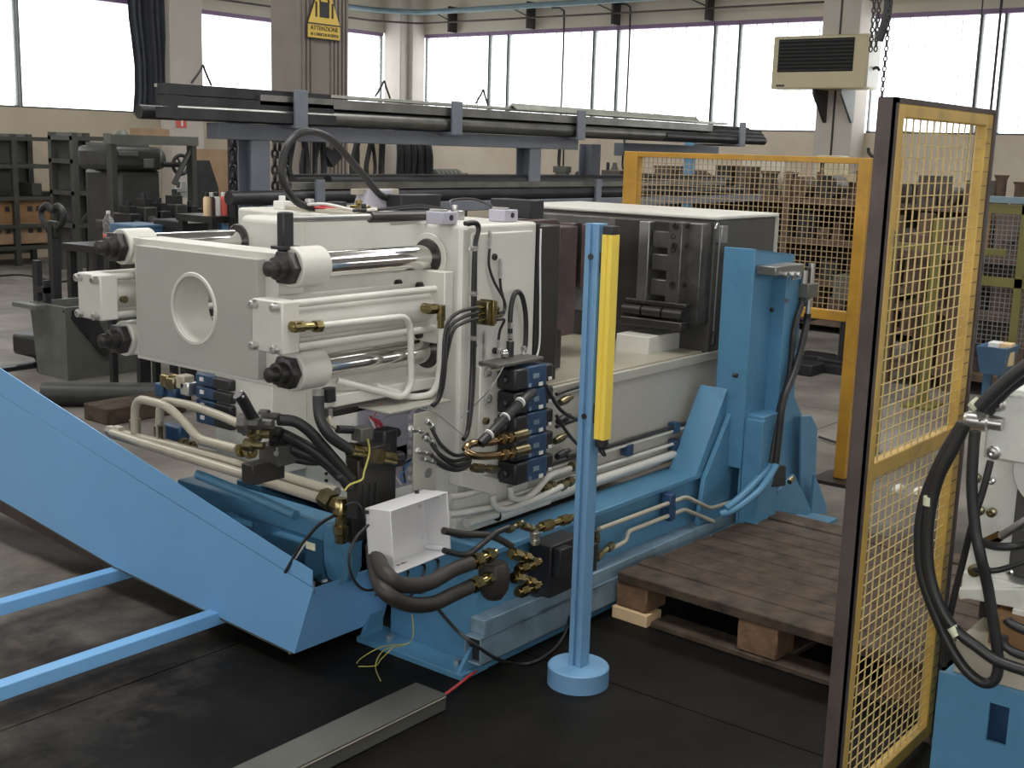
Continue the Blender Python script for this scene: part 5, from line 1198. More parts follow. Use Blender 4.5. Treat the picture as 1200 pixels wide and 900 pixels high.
# base beam
MB().box(2.905, 5.25, YN+.006, YF-.01, .40, .826).build('press_bed', 'grey', pm, .008, 2)
MB().box(3.30, 5.25, YN-.004, YN+.01, .795, .832).build('bed_lip', 'grey', pm, .003)
MB().box(3.35, 4.6, YN+.03, YF-.03, .826, .834).build('bed_top', 'tan', pm, .002)
MB().box(2.895, 3.42, YN-.004, YF, .402, .46).build('bed_end', 'white', pm, .005)
# fixed platen and mould
GX0, GX1 = 4.505, 5.06
MB().box(GX0, GX1, YN, YF, .826, 1.385).build('fixed_platen', 'primer', pm, .006)
MB().box(GX0-.01, GX1+.01, YN-.006, YF+.01, 1.385, 1.402).build('fixed_platen_top', 'white', pm, .006)
MB().box(GX1-.02, GX1+.008, YN-.006, YN+.03, .84, 1.385).build('corner_strip', 'grey', pm)
# fixed mould half : clamp plate, frame bars, recessed plates, bolts
mx = GX0-.13
MB().box(mx+.04, GX0, YN+.01, 3.45, .955, 1.372).build('mould_clamp_plate', 'mold', pm, .004)
MB().box(mx-.02, mx+.055, YN+.07, YN+.135, .935, 1.375).build('mould_edge_bar', 'mold', pm, .003)
MB().box(mx+.01, mx+.05, YN+.135, 2.92, .94, 1.372).build('mould_face_plate', 'dark', pm, .003)
ya_ = W(752, 300, x=mx).y; yb_ = W(764, 300, x=mx).y
zz0 = W(755, 350, x=mx).z
MB().box(mx-.03, mx+.02, yb_, ya_, zz0, 1.37).build('mould_guide_strip', 'steel', pm, .003)
yr_ = W(800, 300, x=mx).y; 
for zc2 in (1.30, 1.205, 1.10, 1.01): MB().box(mx-.012, mx+.012, yr_+.0, yb_-.005, zc2-.035, zc2+.035).build('mould_insert', 'mold', pm, .006)
for py in (277, 293):
    q = W(790, py, x=mx-.012); MB().lathe(q, (-1, 0, 0), [(0, .013), (.008, .013), (.009, .007), (.004, .006)], 14).build('cap_screw', 'nut', pm)
ylo = W(728, 370, x=mx-.05).y; yro = W(800, 370, x=mx-.05).y
for k in range(3):
    a = yro+(ylo-yro)*(k/3)+.004; b = yro+(ylo-yro)*((k+1)/3)-.004
    MB().cyl((mx-.04, a, 1.0), (mx-.04, b, 1.0), .022, 16).build('mould_roller', 'dark', pm)
MB().box(mx-.06, mx+.02, yro, ylo, .935, .972).build('mould_lower_bar', 'dark', pm, .006)
MB().box(mx-.03, mx+.02, yro, ylo, 1.025, 1.045).build('mould_upper_bar', 'dark', pm, .004)
q0 = W(843, 262, y=YN-.02); 
hose(((838, 268, YN-.015), (842, 262, YN-.02), (843, 285, YN-.02), (840, 330, YN-.02), (836, 388, YN-.02)), .0035, 'zinc', pm, 'air_line', n=6)
q = W(843, 270, y=YN); MB().box(q.x-.03, q.x+.02, YN-.03, YN, q.z-.05, q.z+.02).build('line_bracket', 'steel', pm, .002)
q = W(836, 393, y=YN-.02); MB().lathe(q, (0, 0, -1), [(-.012, .008), (.0, .008), (.01, .014), (.04, .013), (.046, .006)], 10).build('drain_plug', 'rubber', pm)
MB().box(mx-.12, GX0, YN+.14, YN+.30, .83, .905).build('mould_support', 'white', pm, .004)
# moving mould half (oily, reddish)
MB().box(3.425, 3.68, 2.72, 3.42, .86, 1.375).build('moving_mould', 'rust', pm, .006)
MB().box(3.68, 3.95, 2.80, 3.36, .93, 1.36).build('mould_core', 'rust', pm, .006)
for z in (1.33, 1.24, 1.06): MB().box(3.45, 3.66, 2.712, 2.722, z-.03, z+.03).build('cover_strip', 'mold', pm, .004)
for z in (1.36, 1.28, 1.12, 1.0): 
    c = Vector((mx-.02, YN+.10, z)); MB().lathe(c, (-1, 0, 0), [(0, .014), (.006, .014), (.007, .008), (.003, .006)], 12).build('cap_screw', 'nut', pm)
    MB().lathe((mx+.02, YN+.07, z), (0, -1, 0), [(0, .012), (.006, .012), (.007, .006), (.003, .005)], 12).build('cap_screw', 'nut', pm)
for y in (3.0, 3.12, 3.25): MB().box(mx-.02, mx+.03, y, y+.07, 1.06, 1.34).build('side_core', 'rust', pm, .006)
for y in (2.70, 2.78, 2.9): MB().box(3.43, 3.66, y-.012, y+.016, 1.30, 1.40).build('hanger_bar', 'rust', pm, .003)
for k, (y, z) in enumerate(((2.715, 1.3), (2.715, 1.22), (2.715, 1.12))): MB().hexn((3.52+.03*k, y-.012, z), (3.52+.03*k, y+.006, z), .012).build('bolt', 'steel', pm)
MB().box(3.46, 3.56, 2.66, 2.72, .90, .93).box(3.58, 3.64, 2.66, 2.72, .89, .91).build('bright_clip', 'zinc', pm, .002)
MB().box(3.43, 3.70, 2.68, 2.75, .84, .99).build('lower_clamp', 'dark', pm, .004)
# white pipes running along the bed with clamps
yb2 = YN-.022
z1p = W(748, 546, y=yb2).z; MB().cyl((2.93, yb2, z1p), (4.4, yb2, z1p), .0165, 14).build('bed_pipe', 'white', pm)
z2p = W(720, 552, y=yb2).z+.006
for k, (px, py, r) in enumerate(((740, 536, .007), (740, 520, .006), (790, 500, .008))):
    zz_ = W(px, py, y=yb2).z; MB().cyl((3.15, yb2, zz_), (4.5, yb2, zz_), r, 10).build('bed_pipe', 'white' if k < 2 else 'dark', pm)
for px, py in ((791, 501), (791, 521), (736, 527)):
    q = W(px, py, y=yb2); MB().box(q.x-.02, q.x+.02, yb2-.014, YN+.0, q.z-.022, q.z+.022).build('pipe_clamp', 'valveblue', pm, .003)
# connection plate on the side of the platen
bp0 = W(563, 430, y=YN-.035); bp1 = W(592, 560, y=YN-.035)
MB().box(bp0.x, bp0.x+.26, YN-.035, YN, bp1.z+.03, bp0.z).build('connection_plate', 'white', pm, .004)
a = W(541, 552, y=YN-.05); 
MB().prism([W(540, 551, y=YN-.05), W(592, 563, y=YN-.05), W(579, 580, y=YN-.05), W(540, 570, y=YN-.05)], (0, .05, 0)).build('lower_bracket', 'white', pm, .002)
for px, py, r in ((570, 436, .016), (570, 467, .016), (585, 468, .011), (568, 493, .012), (581, 494, .011)):
    q = W(px, py, y=YN-.036); MB().lathe(q, (0, -1, 0), [(0, r), (.012, r), (.013, r*.6), (.006, r*.55)], 6 if r > .012 else 12).build('port_fitting', 'zinc' if r > .012 else 'olive', pm)
for px, py in ((555, 405), (579, 301), (579, 411), (618, 420)):
    q = W(px, py, y=YN-.008); MB().lathe(q, (0, -1, 0), [(0, .011), (.006, .011), (.007, .005), (.003, .004)], 12).build('plug_screw', 'dark', pm)
# main valve stack, five layers
yv = YN-.115
def valve_layer(pxc, py0, py1, y, px_l, px_m, px_r, tagx, parent):
    zt2 = W(pxc, py0, y=y).z; zb2 = W(pxc, py1, y=y).z
    xl, xm, xr = W(px_l, (py0+py1)/2, y=y).x, W(px_m, (py0+py1)/2, y=y).x, W(px_r, (py0+py1)/2, y=y).x
    body = MB().box(xm, xr, y, YN, zb2+.002, zt2-.002).build('valve', 'valveblue', parent, .006, 2)
    MB().box(xl, xm-.001, y-.005, y+.075, zb2+.003, zt2-.003).build('solenoid', 'black', body, .008, 2)
    MB().lathe((xl, y+.035, (zb2+zt2)/2), (-1, 0, 0), [(0, .014), (.014, .013), (.018, .008)], 12).build('solenoid_nut', 'black', body)
    MB().box(xr, xr+.05, y+.01, y+.075, zb2+.012, zt2-.008).build('solenoid', 'black', body, .008, 2)
    MB().box(xr-.045, xr-.025, y-.003, y, zb2+.006, zb2+.018).build('label_tag', 'tag', body)
    MB().box(xr+.02, xr+.036, y+.006, y+.01, zb2+.016, zb2+.026).build('label_tag', 'tag', body)
    MB().box(xm+.006, xm+.02, y-.004, y, zb2+.008, zb2+.02).box(xm+.03, xm+.06, y-.004, y, zb2+.035, zb2+.05).build('cast_mark', 'rail', body)
for k in range(5): valve_layer(617, 430+27.3*k, 430+27.3*(k+1), yv, 603, 618, 641, 0, pm)
a = W(592, 426, y=yv); MB().box(a.x-.02, W(640, 426, y=yv).x, yv+.01, YN-.02, W(600, 430, y=yv).z, W(600, 430, y=yv).z+.012).build('stack_cover', 'galv', pm, .003)
# connectors and hoses right of the stack
for k, (px, py) in enumerate(((664, 470), (662, 492), (658, 515), (661, 533))):
    q = W(px, py, y=yv+.05); MB().lathe(q+Vector((-.04, 0, -.0)), (1, .1, .1), [(0, .012), (.02, .015), (.05, .015), (.055, .01), (.08, .01)], 10).build('plug_connector', 'black' if k % 2 else 'olive', pm)
hose(((652, 462, yv+.05), (672, 455, yv+.06), (700, 448, yv+.07), (712, 446, yv+.08)), .0065, 'rubber', pm)
hose(((640, 452, yv), (655, 478, yv-.01), (672, 490, yv), (690, 496, yv+.04)), .0065, 'rubber', pm)
hose(((652, 500, yv+.05), (680, 490, yv+.06), (705, 482, yv+.08)), .007, 'rubber', pm)
hose(((652, 487, yv), (664, 506, yv-.005), (676, 520, yv+.02), (686, 528, yv+.06)), .006, 'rubber', pm)
hose(((664, 535, yv+.06), (690, 528, yv+.07), (712, 520, yv+.08)), .007, 'rubber', pm)
# cable bundle with ties crossing to the stack
hose(((563, 520, yv-.04), (585, 498, yv-.05), (612, 470, yv-.04), (624, 460, yv)), .016, 'rubber', pm, 'cable_bundle')
for px, py in ((573, 509), (592, 489), (610, 471)):
    q = W(px, py, y=yv-.05); d = (W(612, 470, y=yv-.04)-W(585, 498, y=yv-.05)).normalized(); MB().lathe(q-d*.003, d, [(0, .018), (.005, .018)], 12).build('cable_tie', 'tag', pm)
# copper coloured pipes entering the stack
MB().tube([W(598, 512, y=yv-.03), W(575, 518, y=yv-.03), W(552, 520, y=yv-.03), W(545, 528, y=yv-.03)], .0125, 12).build('copper_pipe', 'copper', pm)
MB().tube([W(600, 530, y=yv-.05), W(578, 534, y=yv-.05), W(556, 534, y=yv-.05), W(545, 528, y=yv-.03)], .0125, 12).build('copper_pipe', 'copper', pm)
for px, py, dy in ((600, 512, 0), (602, 530, -.02)):
    q = W(px, py, y=yv-.03+dy); q2 = W(px+16, py-4, y=yv-.03+dy); fitting(W(px-18, py+3, y=yv-.03+dy), q, .0165, 'copper', pm); MB().cyl(q, q2, .018, 12).build('pipe_nut', 'olive', pm)
fitting(W(553, 548, y=YN-.07), W(584, 550, y=YN-.07), .014, 'olive', pm)
fitting(W(668, 548, y=YN-.05), W(682, 541, y=YN-.05), .016, 'olive', pm, 'union_nut'); fitting(W(655, 571, y=YN-.05), W(672, 562, y=YN-.05), .016, 'olive', pm, 'union_nut'); fitting(W(636, 573, y=YN-.04), W(650, 568, y=YN-.04), .016, 'olive', pm, 'union_nut')
MB().tube([W(598, 570, y=YN-.05), W(600, 583, y=YN-.05), W(615, 584, y=YN-.05), W(628, 575, y=YN-.05), W(645, 557, y=YN-.05), W(668, 549, y=YN-.05)], .0115, 12, True).build('bent_pipe', 'white', pm)
MB().tube([W(577, 580, y=YN-.055), W(580, 592, y=YN-.055), W(592, 597, y=YN-.055), W(625, 586, y=YN-.055), W(660, 569, y=YN-.055)], .0115, 12, True).build('bent_pipe', 'white', pm)
MB().tube([W(527, 583, y=YN-.06), W(545, 580, y=YN-.05), W(563, 574, y=YN-.03)], .0105, 10).build('bent_pipe', 'white', pm)
MB().tube([W(526, 603, y=YN-.06), W(548, 600, y=YN-.05), W(572, 595, y=YN-.04), W(600, 588, y=YN-.03)], .0115, 10).build('bent_pipe', 'white', pm)
q = W(583, 604, y=YN-.024); MB().cyl(q-Vector((.004, 0, 0)), q+Vector((.002, 0, 0)), .019, 18).build('pipe_end_hole', 'void', pm); MB().cyl(q-Vector((.002, 0, 0)), q+Vector((.12, .0, 0)), .022, 18).build('pipe_end', 'white', pm)
# wiring on the side face : vertical conduit, small distributor block, thin hoses
hose(((545, 262, YN-.02), (557, 261, YN-.02), (561, 268, YN-.02), (557, 288, YN-.02), (555, 330, YN-.02), (554, 400, YN-.02), (553, 440, YN-.02), (549, 500, YN-.04), (543, 515, YN-.05)), .0075, 'rubber', pm, 'hose')
hose(((548, 264, YN-.02), (559, 266, YN-.022), (558, 300, YN-.03), (557, 400, YN-.03), (555, 460, YN-.03), (551, 500, YN-.05)), .004, 'rubber', pm, 'hose')
for py in (291, 344, 396): 
    q = W(553, py, y=YN-.02); MB().cyl(q+Vector((-.025, -.012, 0)), q+Vector((.012, -.012, 0)), .005, 8).cbox(q+Vector((.0, -.008, 0)), .014, .02, .014).build('hose_clip', 'zinc', pm)
q = W(570, 366, y=YN-.03); MB().cbox(q, .05, .05, .075).build('distributor', 'olive', pm, .003)
MB().box(q.x-.008, q.x+.002, q.y-.035, q.y+.02, q.z-.04, q.z+.042).build('distributor_rib', 'brass', pm, .001)
for k, (dx, dz) in enumerate(((-.03, .02), (-.03, 0), (-.03, -.02), (.03, .01), (.03, .0), (.03, -.015))): fitting(q+Vector((dx*.7, -.01, dz)), q+Vector((dx*1.7, -.01, dz)), .006, 'brass', pm, 'nipple')
yh = YN-.05
hose(((560, 360, yh), (540, 365, yh), (527, 375, yh-.01), (521, 395, yh-.01), (519, 430, yh-.01), (514, 465, yh), (506, 475, yh)), .0055, 'rubber', pm)
hose(((560, 366, yh), (542, 372, yh), (528, 383, yh-.012), (523, 405, yh-.012), (521, 440, yh-.012), (516, 465, yh), (508, 476, yh)), .0055, 'rubber', pm)
hose(((560, 373, yh), (544, 378, yh), (531, 388, yh-.014), (523, 420, yh), (519, 455, yh)), .0055, 'rubber', pm)
hose(((574, 290, YN-.02), (573, 310, YN-.02), (579, 330, YN-.02), (590, 350, YN-.03), (592, 362, YN-.035), (584, 368, YN-.04)), .0045, 'rubber', pm, n=8)
hose(((586, 325, YN-.02), (587, 338, YN-.02), (591, 355, YN-.025), (590, 368, YN-.035), (583, 371, YN-.04)), .0045, 'rubber', pm, n=8)
hose(((583, 375, YN-.04), (591, 375, YN-.035), (586, 387, YN-.025), (584, 400, YN-.02)), .0045, 'rubber', pm, n=8)
for p, q_ in (((574, 270), (574, 291)), ((586, 303), (586, 326)), ((584, 398), (584, 415)), ((568, 388), (567, 424))): fitting(W(*p, y=YN-.02), W(*q_, y=YN-.02), .0065, 'zinc', pm, 'hose_ferrule')
hose(((598, 398, YN-.03), (598, 370, YN-.03), (601, 350, YN-.03), (606, 342, YN-.03), (612, 348, YN-.03), (616, 370, YN-.03), (616, 400, YN-.03), (614, 412, YN-.03)), .0085, 'rubber', pm)
fitting(W(598, 375, y=YN-.03), W(598, 400, y=YN-.03), .009, 'zinc', pm, 'hose_ferrule'); fitting(W(614, 405, y=YN-.03), W(613, 420, y=YN-.03), .009, 'zinc', pm, 'hose_ferrule')
MB().cyl(W(598, 400, y=YN-.03), W(597, 428, y=YN-.03), .013, 10).build('plug_connector', 'black', pm)
a = W(568, 424, y=YN-.03); MB().box(a.x, a.x+.16, YN-.06, YN, a.z-.03, a.z-.022).build('fitting_shelf', 'tan', pm, .001)
q = W(591, 414, y=YN-.04); MB().ball(q, .016, 14).build('ball_joint', 'chrome', pm)
hose(((590, 430, yv), (575, 455, yv-.02), (556, 475, YN-.04), (540, 490, YN-.04)), .0018, 'greywire', pm, 'thin_wire', n=5)
hose(((490, 478, YN-.05), (510, 484, YN-.05), (528, 498, YN-.05), (545, 512, YN-.05)), .0018, 'greywire', pm, 'thin_wire', n=5)
# hose cluster left of the copper pipes
for a, b, c, d in (((505, 500), (516, 520), (532, 533), (546, 532)), ((500, 508), (511, 528), (530, 540), (548, 536)), ((508, 520), (516, 534), (533, 545), (549, 540)), ((503, 530), (514, 541), (532, 549), (549, 543)), ((509, 540), (521, 548), (537, 551), (549, 545))):
    hose(((a[0], a[1], YN-.075), (b[0], b[1], YN-.09), (c[0], c[1], YN-.10), (d[0], d[1], YN-.075), (552, 530, YN-.05)), .006, 'rubber', pm)
for px, py, dx, dy in ((492, 503, -12, -1), (505, 499, -6, -7), (500, 528, -12, 0), (507, 538, -12, -1), (504, 516, -8, -4)): fitting(W(px+dx, py+dy, y=YN-.08), W(px+4, py+3, y=YN-.08), .0085, 'zinc', pm, 'hose_ferrule')
# open terminal cabinet
cx0_, cx1_ = W(420, 520, y=2.60).x, W(487, 520, y=2.6).x
ct = W(450, 472, y=2.6).z; cb = W(487, 566, y=2.6).z
MB().box(cx0_, cx1_, 2.60, 2.606, cb, ct).build('cabinet_back', 'lilac', pm)
MB().box(cx0_, cx1_+.02, 2.47, 2.606, ct, ct+.006).build('cabinet_top', 'grey', pm, .001)
MB().box(cx1_-.002, cx1_+.002, 2.55, 2.606, cb, ct).build('cabinet_side', 'lilac', pm)
MB().box(W(484, 530, y=2.46).x, W(510, 530, y=2.46).x, 2.455, 2.462, W(500, 580, y=2.46).z, W(500, 482, y=2.46).z).build('cabinet_door', 'grey', pm, .001)
MB().box(cx1_-.04, cx1_-.02, 2.585, 2.60, cb+.02, ct-.02).build('terminal_strip', 'lilac', pm)
for k in range(9):
    z = cb+.03+k*(ct-cb-.06)/8; MB().box(cx1_-.046, cx1_-.016, 2.575, 2.59, z-.007, z+.007).build('terminal', 'jbox' if k % 3 else 'tag', pm)
q = W(501, 554, y=2.455); MB().lathe(q, (0, -1, 0), [(0, .016), (.004, .016), (.005, .008)], 16).build('door_lock', 'zinc', pm)
q = W(434, 490, y=2.57); MB().ball(q, .008, 8).build('cable_lug', 'zinc', pm)
for k, (mt_, pts) in enumerate((('pinkwire', ((434, 490), (445, 494), (450, 505), (448, 515), (441, 522))), ('pinkwire', ((434, 489), (440, 495), (443, 510), (437, 520))), ('whitewire', ((434, 491), (440, 503), (445, 516), (448, 522))), ('redwire', ((434, 489), (447, 500), (449, 512), (444, 520))), ('redwire', ((438, 488), (444, 478), (446, 472))))):
    MB().tube([W(p[0], p[1], y=2.57-.003*k) for p in pts], .003 if k < 4 else .0015, 6).build('wire', mt_, pm)
MB().tube([W(p[0], p[1], y=2.55) for p in ((448, 492), (457, 487), (470, 485), (480, 483))], .0015, 5).build('wire', 'greywire', pm)
for mt_, pts in (('bluewire', ((481, 540), (474, 550), (470, 560), (474, 566))), ('rubber', ((482, 538), (473, 546), (475, 566))), ('whitewire', ((458, 553), (464, 560), (470, 568)))): MB().tube([W(p[0], p[1], y=2.54) for p in pts], .003, 6).build('wire', mt_, pm)
# dark hydraulic block with golden solenoids in front of the cabinet
yd = 2.50
a = W(420, 545, y=yd); b = W(464, 590, y=yd)
MB().box(a.x, b.x, yd, yd+.05, W(440, 605, y=yd).z, W(440, 535, y=yd).z).build('hydraulic_block', 'dark', pm, .004)
for px in (426, 434, 441): 
    q = W(px, 580, y=yd); MB().box(q.x-.004, q.x+.004, yd-.004, yd, W(440, 600, y=yd).z, W(440, 565, y=yd).z).build('block_rib', 'mill', pm)
MB().box(W(424, 530, y=yd).x, W(455, 530, y=yd).x, yd-.01, yd+.07, W(440, 545, y=yd).z, W(440, 522, y=yd).z).build('valve_body', 'dark', pm, .004)
MB().cyl(W(410, 527, y=yd), W(425, 529, y=yd), .022, 18).build('gold_solenoid', 'brass', pm); MB().cyl(W(446, 535, y=yd-.02), W(461, 538, y=yd-.02), .022, 18).build('gold_solenoid', 'brass', pm)
MB().lathe(W(461, 538, y=yd-.02), (1, 0, -.1), [(0, .024), (.03, .024), (.034, .012), (.045, .01)], 14).build('solenoid_cap', 'black', pm)
q = W(457, 517, y=yd); MB().cbox(q+Vector((0, .02, .0)), .06, .05, .075).lathe(q+Vector((.03, .02, .015)), (1, 0, 0), [(0, .016), (.03, .014)], 12).build('plug_connector', 'black', pm, .008)
q = W(424, 508, y=yd); MB().cbox(q, .045, .045, .04).build('plug_connector', 'galv', pm, .003)
q = W(410, 503, y=yd+.02); MB().cyl(q+Vector((-.05, 0, .008)), q+Vector((.02, 0, -.006)), .012, 10).build('cable_gland', 'black', pm)
# hoses dropping from the end plate to the hydraulic block
hose(((373, 464, 2.56), (375, 490, 2.54), (386, 510, 2.52), (402, 522, 2.51), (412, 527, 2.5)), .0165, 'rubber', pm)
MB().cyl(W(373, 457, y=2.56), W(373, 473, y=2.56), .0165, 12).build('hose_ferrule', 'zinc', pm); MB().cyl(W(385, 455, y=2.57), W(386, 470, y=2.57), .02, 12).build('hose_ferrule', 'black', pm)
hose(((386, 488, 2.54), (388, 497, 2.53), (396, 503, 2.53), (404, 503, 2.52)), .006, 'tan', pm); MB().hexn(W(385, 478, y=2.55), W(386, 489, y=2.55), .012).build('union_nut', 'zinc', pm)
hose(((326, 492, 2.6), (345, 494, 2.58), (362, 505, 2.56), (380, 525, 2.54), (400, 548, 2.52), (412, 562, 2.51)), .0165, 'rubber', pm)
hose(((330, 508, 2.62), (350, 518, 2.6), (370, 530, 2.57), (395, 552, 2.53), (410, 572, 2.51)), .0165, 'rubber', pm)
hose(((340, 525, 2.62), (356, 532, 2.6), (378, 540, 2.57), (400, 560, 2.52)), .0165, 'rubber', pm)
hose(((345, 538, 2.62), (365, 541, 2.6), (385, 540, 2.57)), .012, 'rubber', pm)
MB().tube([W(p[0], p[1], y=2.47) for p in ((431, 515), (433, 530), (427, 552), (424, 562), (410, 568), (404, 575))], .0032, 6).build('wire', 'yelwire', pm)
# left manifold with lever and pipes
ym2 = 2.64
a = W(316, 522, y=ym2); MB().box(a.x, W(341, 530, y=ym2).x, ym2-.03, ym2+.05, W(330, 543, y=ym2).z, W(330, 519, y=ym2).z).build('manifold_block', 'mold', pm, .004)
q = W(323, 531, y=ym2-.031); MB().lathe(q, (0, -1, 0), [(0, .008), (.004, .008)], 12).build('cap_screw', 'zinc', pm)
MB().box(W(296, 545, y=ym2).x, W(334, 545, y=ym2).x, ym2, ym2+.05, W(310, 566, y=ym2).z, W(310, 543, y=ym2).z).build('manifold_foot', 'dark', pm, .003)
for k, (px, py, r, mt_) in enumerate(((297, 497, .03, 'mold'), (312, 497, .026, 'steel'), (310, 508, .024, 'olive'), (322, 505, .024, 'mold'), (335, 515, .03, 'black'), (302, 522, .02, 'olive'), (320, 488, .02, 'mold'))):
    q = W(px, py, y=ym2+.0); MB().lathe(q+Vector((-.02, .03, 0)), (.4, -1, .05), [(0, r), (.025, r), (.03, r*.6), (.06, r*.55)], 8).build('hose_union', mt_, pm)
hose(((279, 462, ym2-.02), (284, 468, ym2-.02), (293, 484, ym2), (298, 492, ym2)), .0165, 'black', pm, 'lever_grip')
for px, py in ((283, 459), (285, 465)): 
    q = W(px, py, y=ym2-.038); MB().ball(q, .004, 6).build('rivet', 'zinc', pm)
px0 = 2.60
MB().tube([W(158, 507, x=px0), W(158, 466, x=px0), W(196, 475, x=px0), W(218, 497, x=px0), W(232, 514, x=px0), W(278, 526, x=px0)], .0155, 14, False, .06).build('bent_pipe', 'tan', pm)
MB().tube([W(187, 512, x=px0+.05), W(187, 468, x=px0+.05), W(225, 475, x=px0+.05), W(266, 490, x=px0+.05), W(292, 503, x=px0+.05)], .0155, 14, False, .06).build('bent_pipe', 'tan', pm)
for px, py in ((158, 498), (187, 505)):
    q = W(px, py, x=px0+.02); MB().hexn(q+Vector((0, 0, -.012)), q+Vector((0, 0, .02)), .022).cyl(q+Vector((0, 0, -.05)), q+Vector((0, 0, -.01)), .018, 12).hexn(q+Vector((0, 0, -.06)), q+Vector((0, 0, -.04)), .024).build('union_nut', 'olive', pm)
    for d in ((-.025, -.02), (.0, -.03), (.02, .02)): MB().hexn(q+Vector((d[0], d[1], -.03)), q+Vector((d[0], d[1], .03)), .005).build('flange_bolt', 'zinc', pm)
fitting(W(280, 527, x=px0), W(298, 531, x=px0), .02, 'brass', pm, 'union_nut'); fitting(W(286, 502, x=px0), W(296, 506, x=px0), .02, 'olive', pm, 'union_nut')
# long pipe pair crossing in front
px1 = 2.56
MB().tube([W(131, 508, x=px1), W(260, 548, x=px1), W(388, 588, x=px1)], .0175, 14, False).build('cross_pipe', 'tan', pm)
MB().tube([W(141, 508, x=px1+.04), W(260, 537, x=px1+.04), W(395, 577, x=px1+.04)], .0175, 14, False).build('cross_pipe', 'tan', pm)
MB().tube([W(205, 522, x=px1+.09), W(272, 542, x=px1+.09)], .014, 12, False).build('cross_pipe', 'tan', pm)
for px, py in ((131, 505), (139, 505)): 
    q = W(px, py, x=px1+.03); MB().hexn(q+Vector((0, .02, 0)), q+Vector((0, -.02, 0)), .02).build('union_nut', 'tan', pm)
q = W(390, 589, x=px1-.03); MB().hexn(q+Vector((0, .045, .012)), q+Vector((0, .0, .0)), .031).build('union_nut', 'olive', pm)
q = W(400, 588, x=px1-.04); MB().lathe(q, (0, 0, -1), [(-.012, .016), (.0, .024), (.035, .027), (.045, .018), (.07, .018), (.075, .025), (.10, .025), (.105, .02), (.13, .019)], 12).build('elbow_fitting', 'brass', pm)
MB().hexn(q+Vector((-.0, .03, -.012)), q+Vector((.0, -.012, -.02)), .026).build('elbow_fitting', 'brass', pm)
q = W(408, 598, x=px1); MB().box(q.x-.01, q.x+.05, q.y-.03, q.y+.015, q.z-.10, q.z+.02).build('valve_flange', 'dark', pm, .004)
# far valve stack and terminal under the end plate
yf_ = 3.12; xf = 2.72
for k in range(4):
    z1_ = W(255, 442+15*k, x=xf).z; z0_ = W(255, 457+15*k, x=xf).z
    ya_2, yb_2 = W(229, 460, x=xf).y, W(250, 460, x=xf).y; yc_2 = W(271, 460, x=xf).y
    v = MB().box(xf, xf+.12, yb_2, ya_2, z0_+.003, z1_-.002).build('valve', 'valveblue', pm, .005)
    MB().box(xf-.005, xf+.1, yc_2, yb_2-.002, z0_+.004, z1_-.003).build('solenoid', 'black', v, .006)
    MB().box(xf-.004, xf, ya_2-.05, ya_2-.03, z0_+.02, z0_+.034).build('label_tag', 'tag', v)
for px, py, mt_ in ((198, 446, 'brass'), (205, 450, 'olive'), (217, 447, 'tan'), (222, 455, 'zinc'), (207, 462, 'valveblue'), (192, 456, 'valveblue')):
    q = W(px, py, x=xf); MB().cbox(q, .05, .05, .05).build('terminal_block', mt_, pm, .006)
MB().box(xf+.02, 2.9, W(340, 500, x=xf+.1).y, yf_+.4, .50, .93).build('rear_cover', 'white', pm, .004)
q = W(205, 500, x=xf); MB().cbox(q+Vector((0, 0, -.02)), .05, .12, .06).build('pump_head', 'valveblue', pm, .01)
fitting(W(212, 519, x=xf-.1), W(228, 524, x=xf-.1), .018, 'olive', pm)
MB().box(2.60, 2.88, 2.60, 2.70, W(345, 565, y=2.65).z, W(345, 545, y=2.65).z).build('hinge_block', 'grey', pm, .003)
for px, py in ((382, 555), (382, 563)): 
    q = W(px, py, y=2.598); MB().cyl(q-Vector((0, .004, 0)), q+Vector((0, .002, 0)), .005, 10).build('hinge_hole', 'void', pm)
# ================================================================== OPEN JUNCTION BOX hanging in front
jy = 2.30
c0_ = W(463, 600, y=jy); c1_ = W(536, 578, y=jy); c2_ = W(463, 674, y=jy)
jw, jh, jd = c1_.x-c0_.x, c0_.z-c2_.z, .095
jb = thing('junction_box', 'open pale grey cast junction box dangling from cables in front of the press', 'box', (c0_.x, jy, c2_.z))
rot = Matrix.Translation(Vector((c0_.x, jy, c2_.z))) @ Matrix.Rotation(math.radians(-6), 4, 'X') @ Matrix.Rotation(math.radians(4), 4, 'Z')
t = .005; bb = MB()
for b in ((0, jw, jd-t, jd, 0, jh), (0, t, 0, jd, 0, jh), (jw-t, jw, 0, jd, 0, jh), (t, jw-t, 0, jd, 0, t), (t, jw-t, 0, jd, jh-t, jh)): bb.box(*b, rot)
bb.build('shell', 'jbox', jb, .0015)
for x, z in ((.012, .012), (jw-.012, .012), (.012, jh-.012), (jw-.012, jh-.012)): 
    MB().cyl(rot @ Vector((x, .02, z)), rot @ Vector((x, jd-.006, z)), .008, 10).build('screw_post', 'jbox', jb)
for x, z in ((jw-.03, .045), (jw-.03, jh-.045)): MB().cyl(rot @ Vector((x, jd-.018, z)), rot @ Vector((x, jd-.004, z)), .006, 10).build('mounting_boss', 'jbox', jb)
for x, z, y in ((.0, -.006, jd-.015), (jw*.8, jh+.004, jd-.02), (-.006, jh-.01, jd-.012)): MB().cyl(rot @ Vector((x, y, z-.004)), rot @ Vector((x, y, z+.005)), .007, 10).build('lug_hole', 'dark', jb)
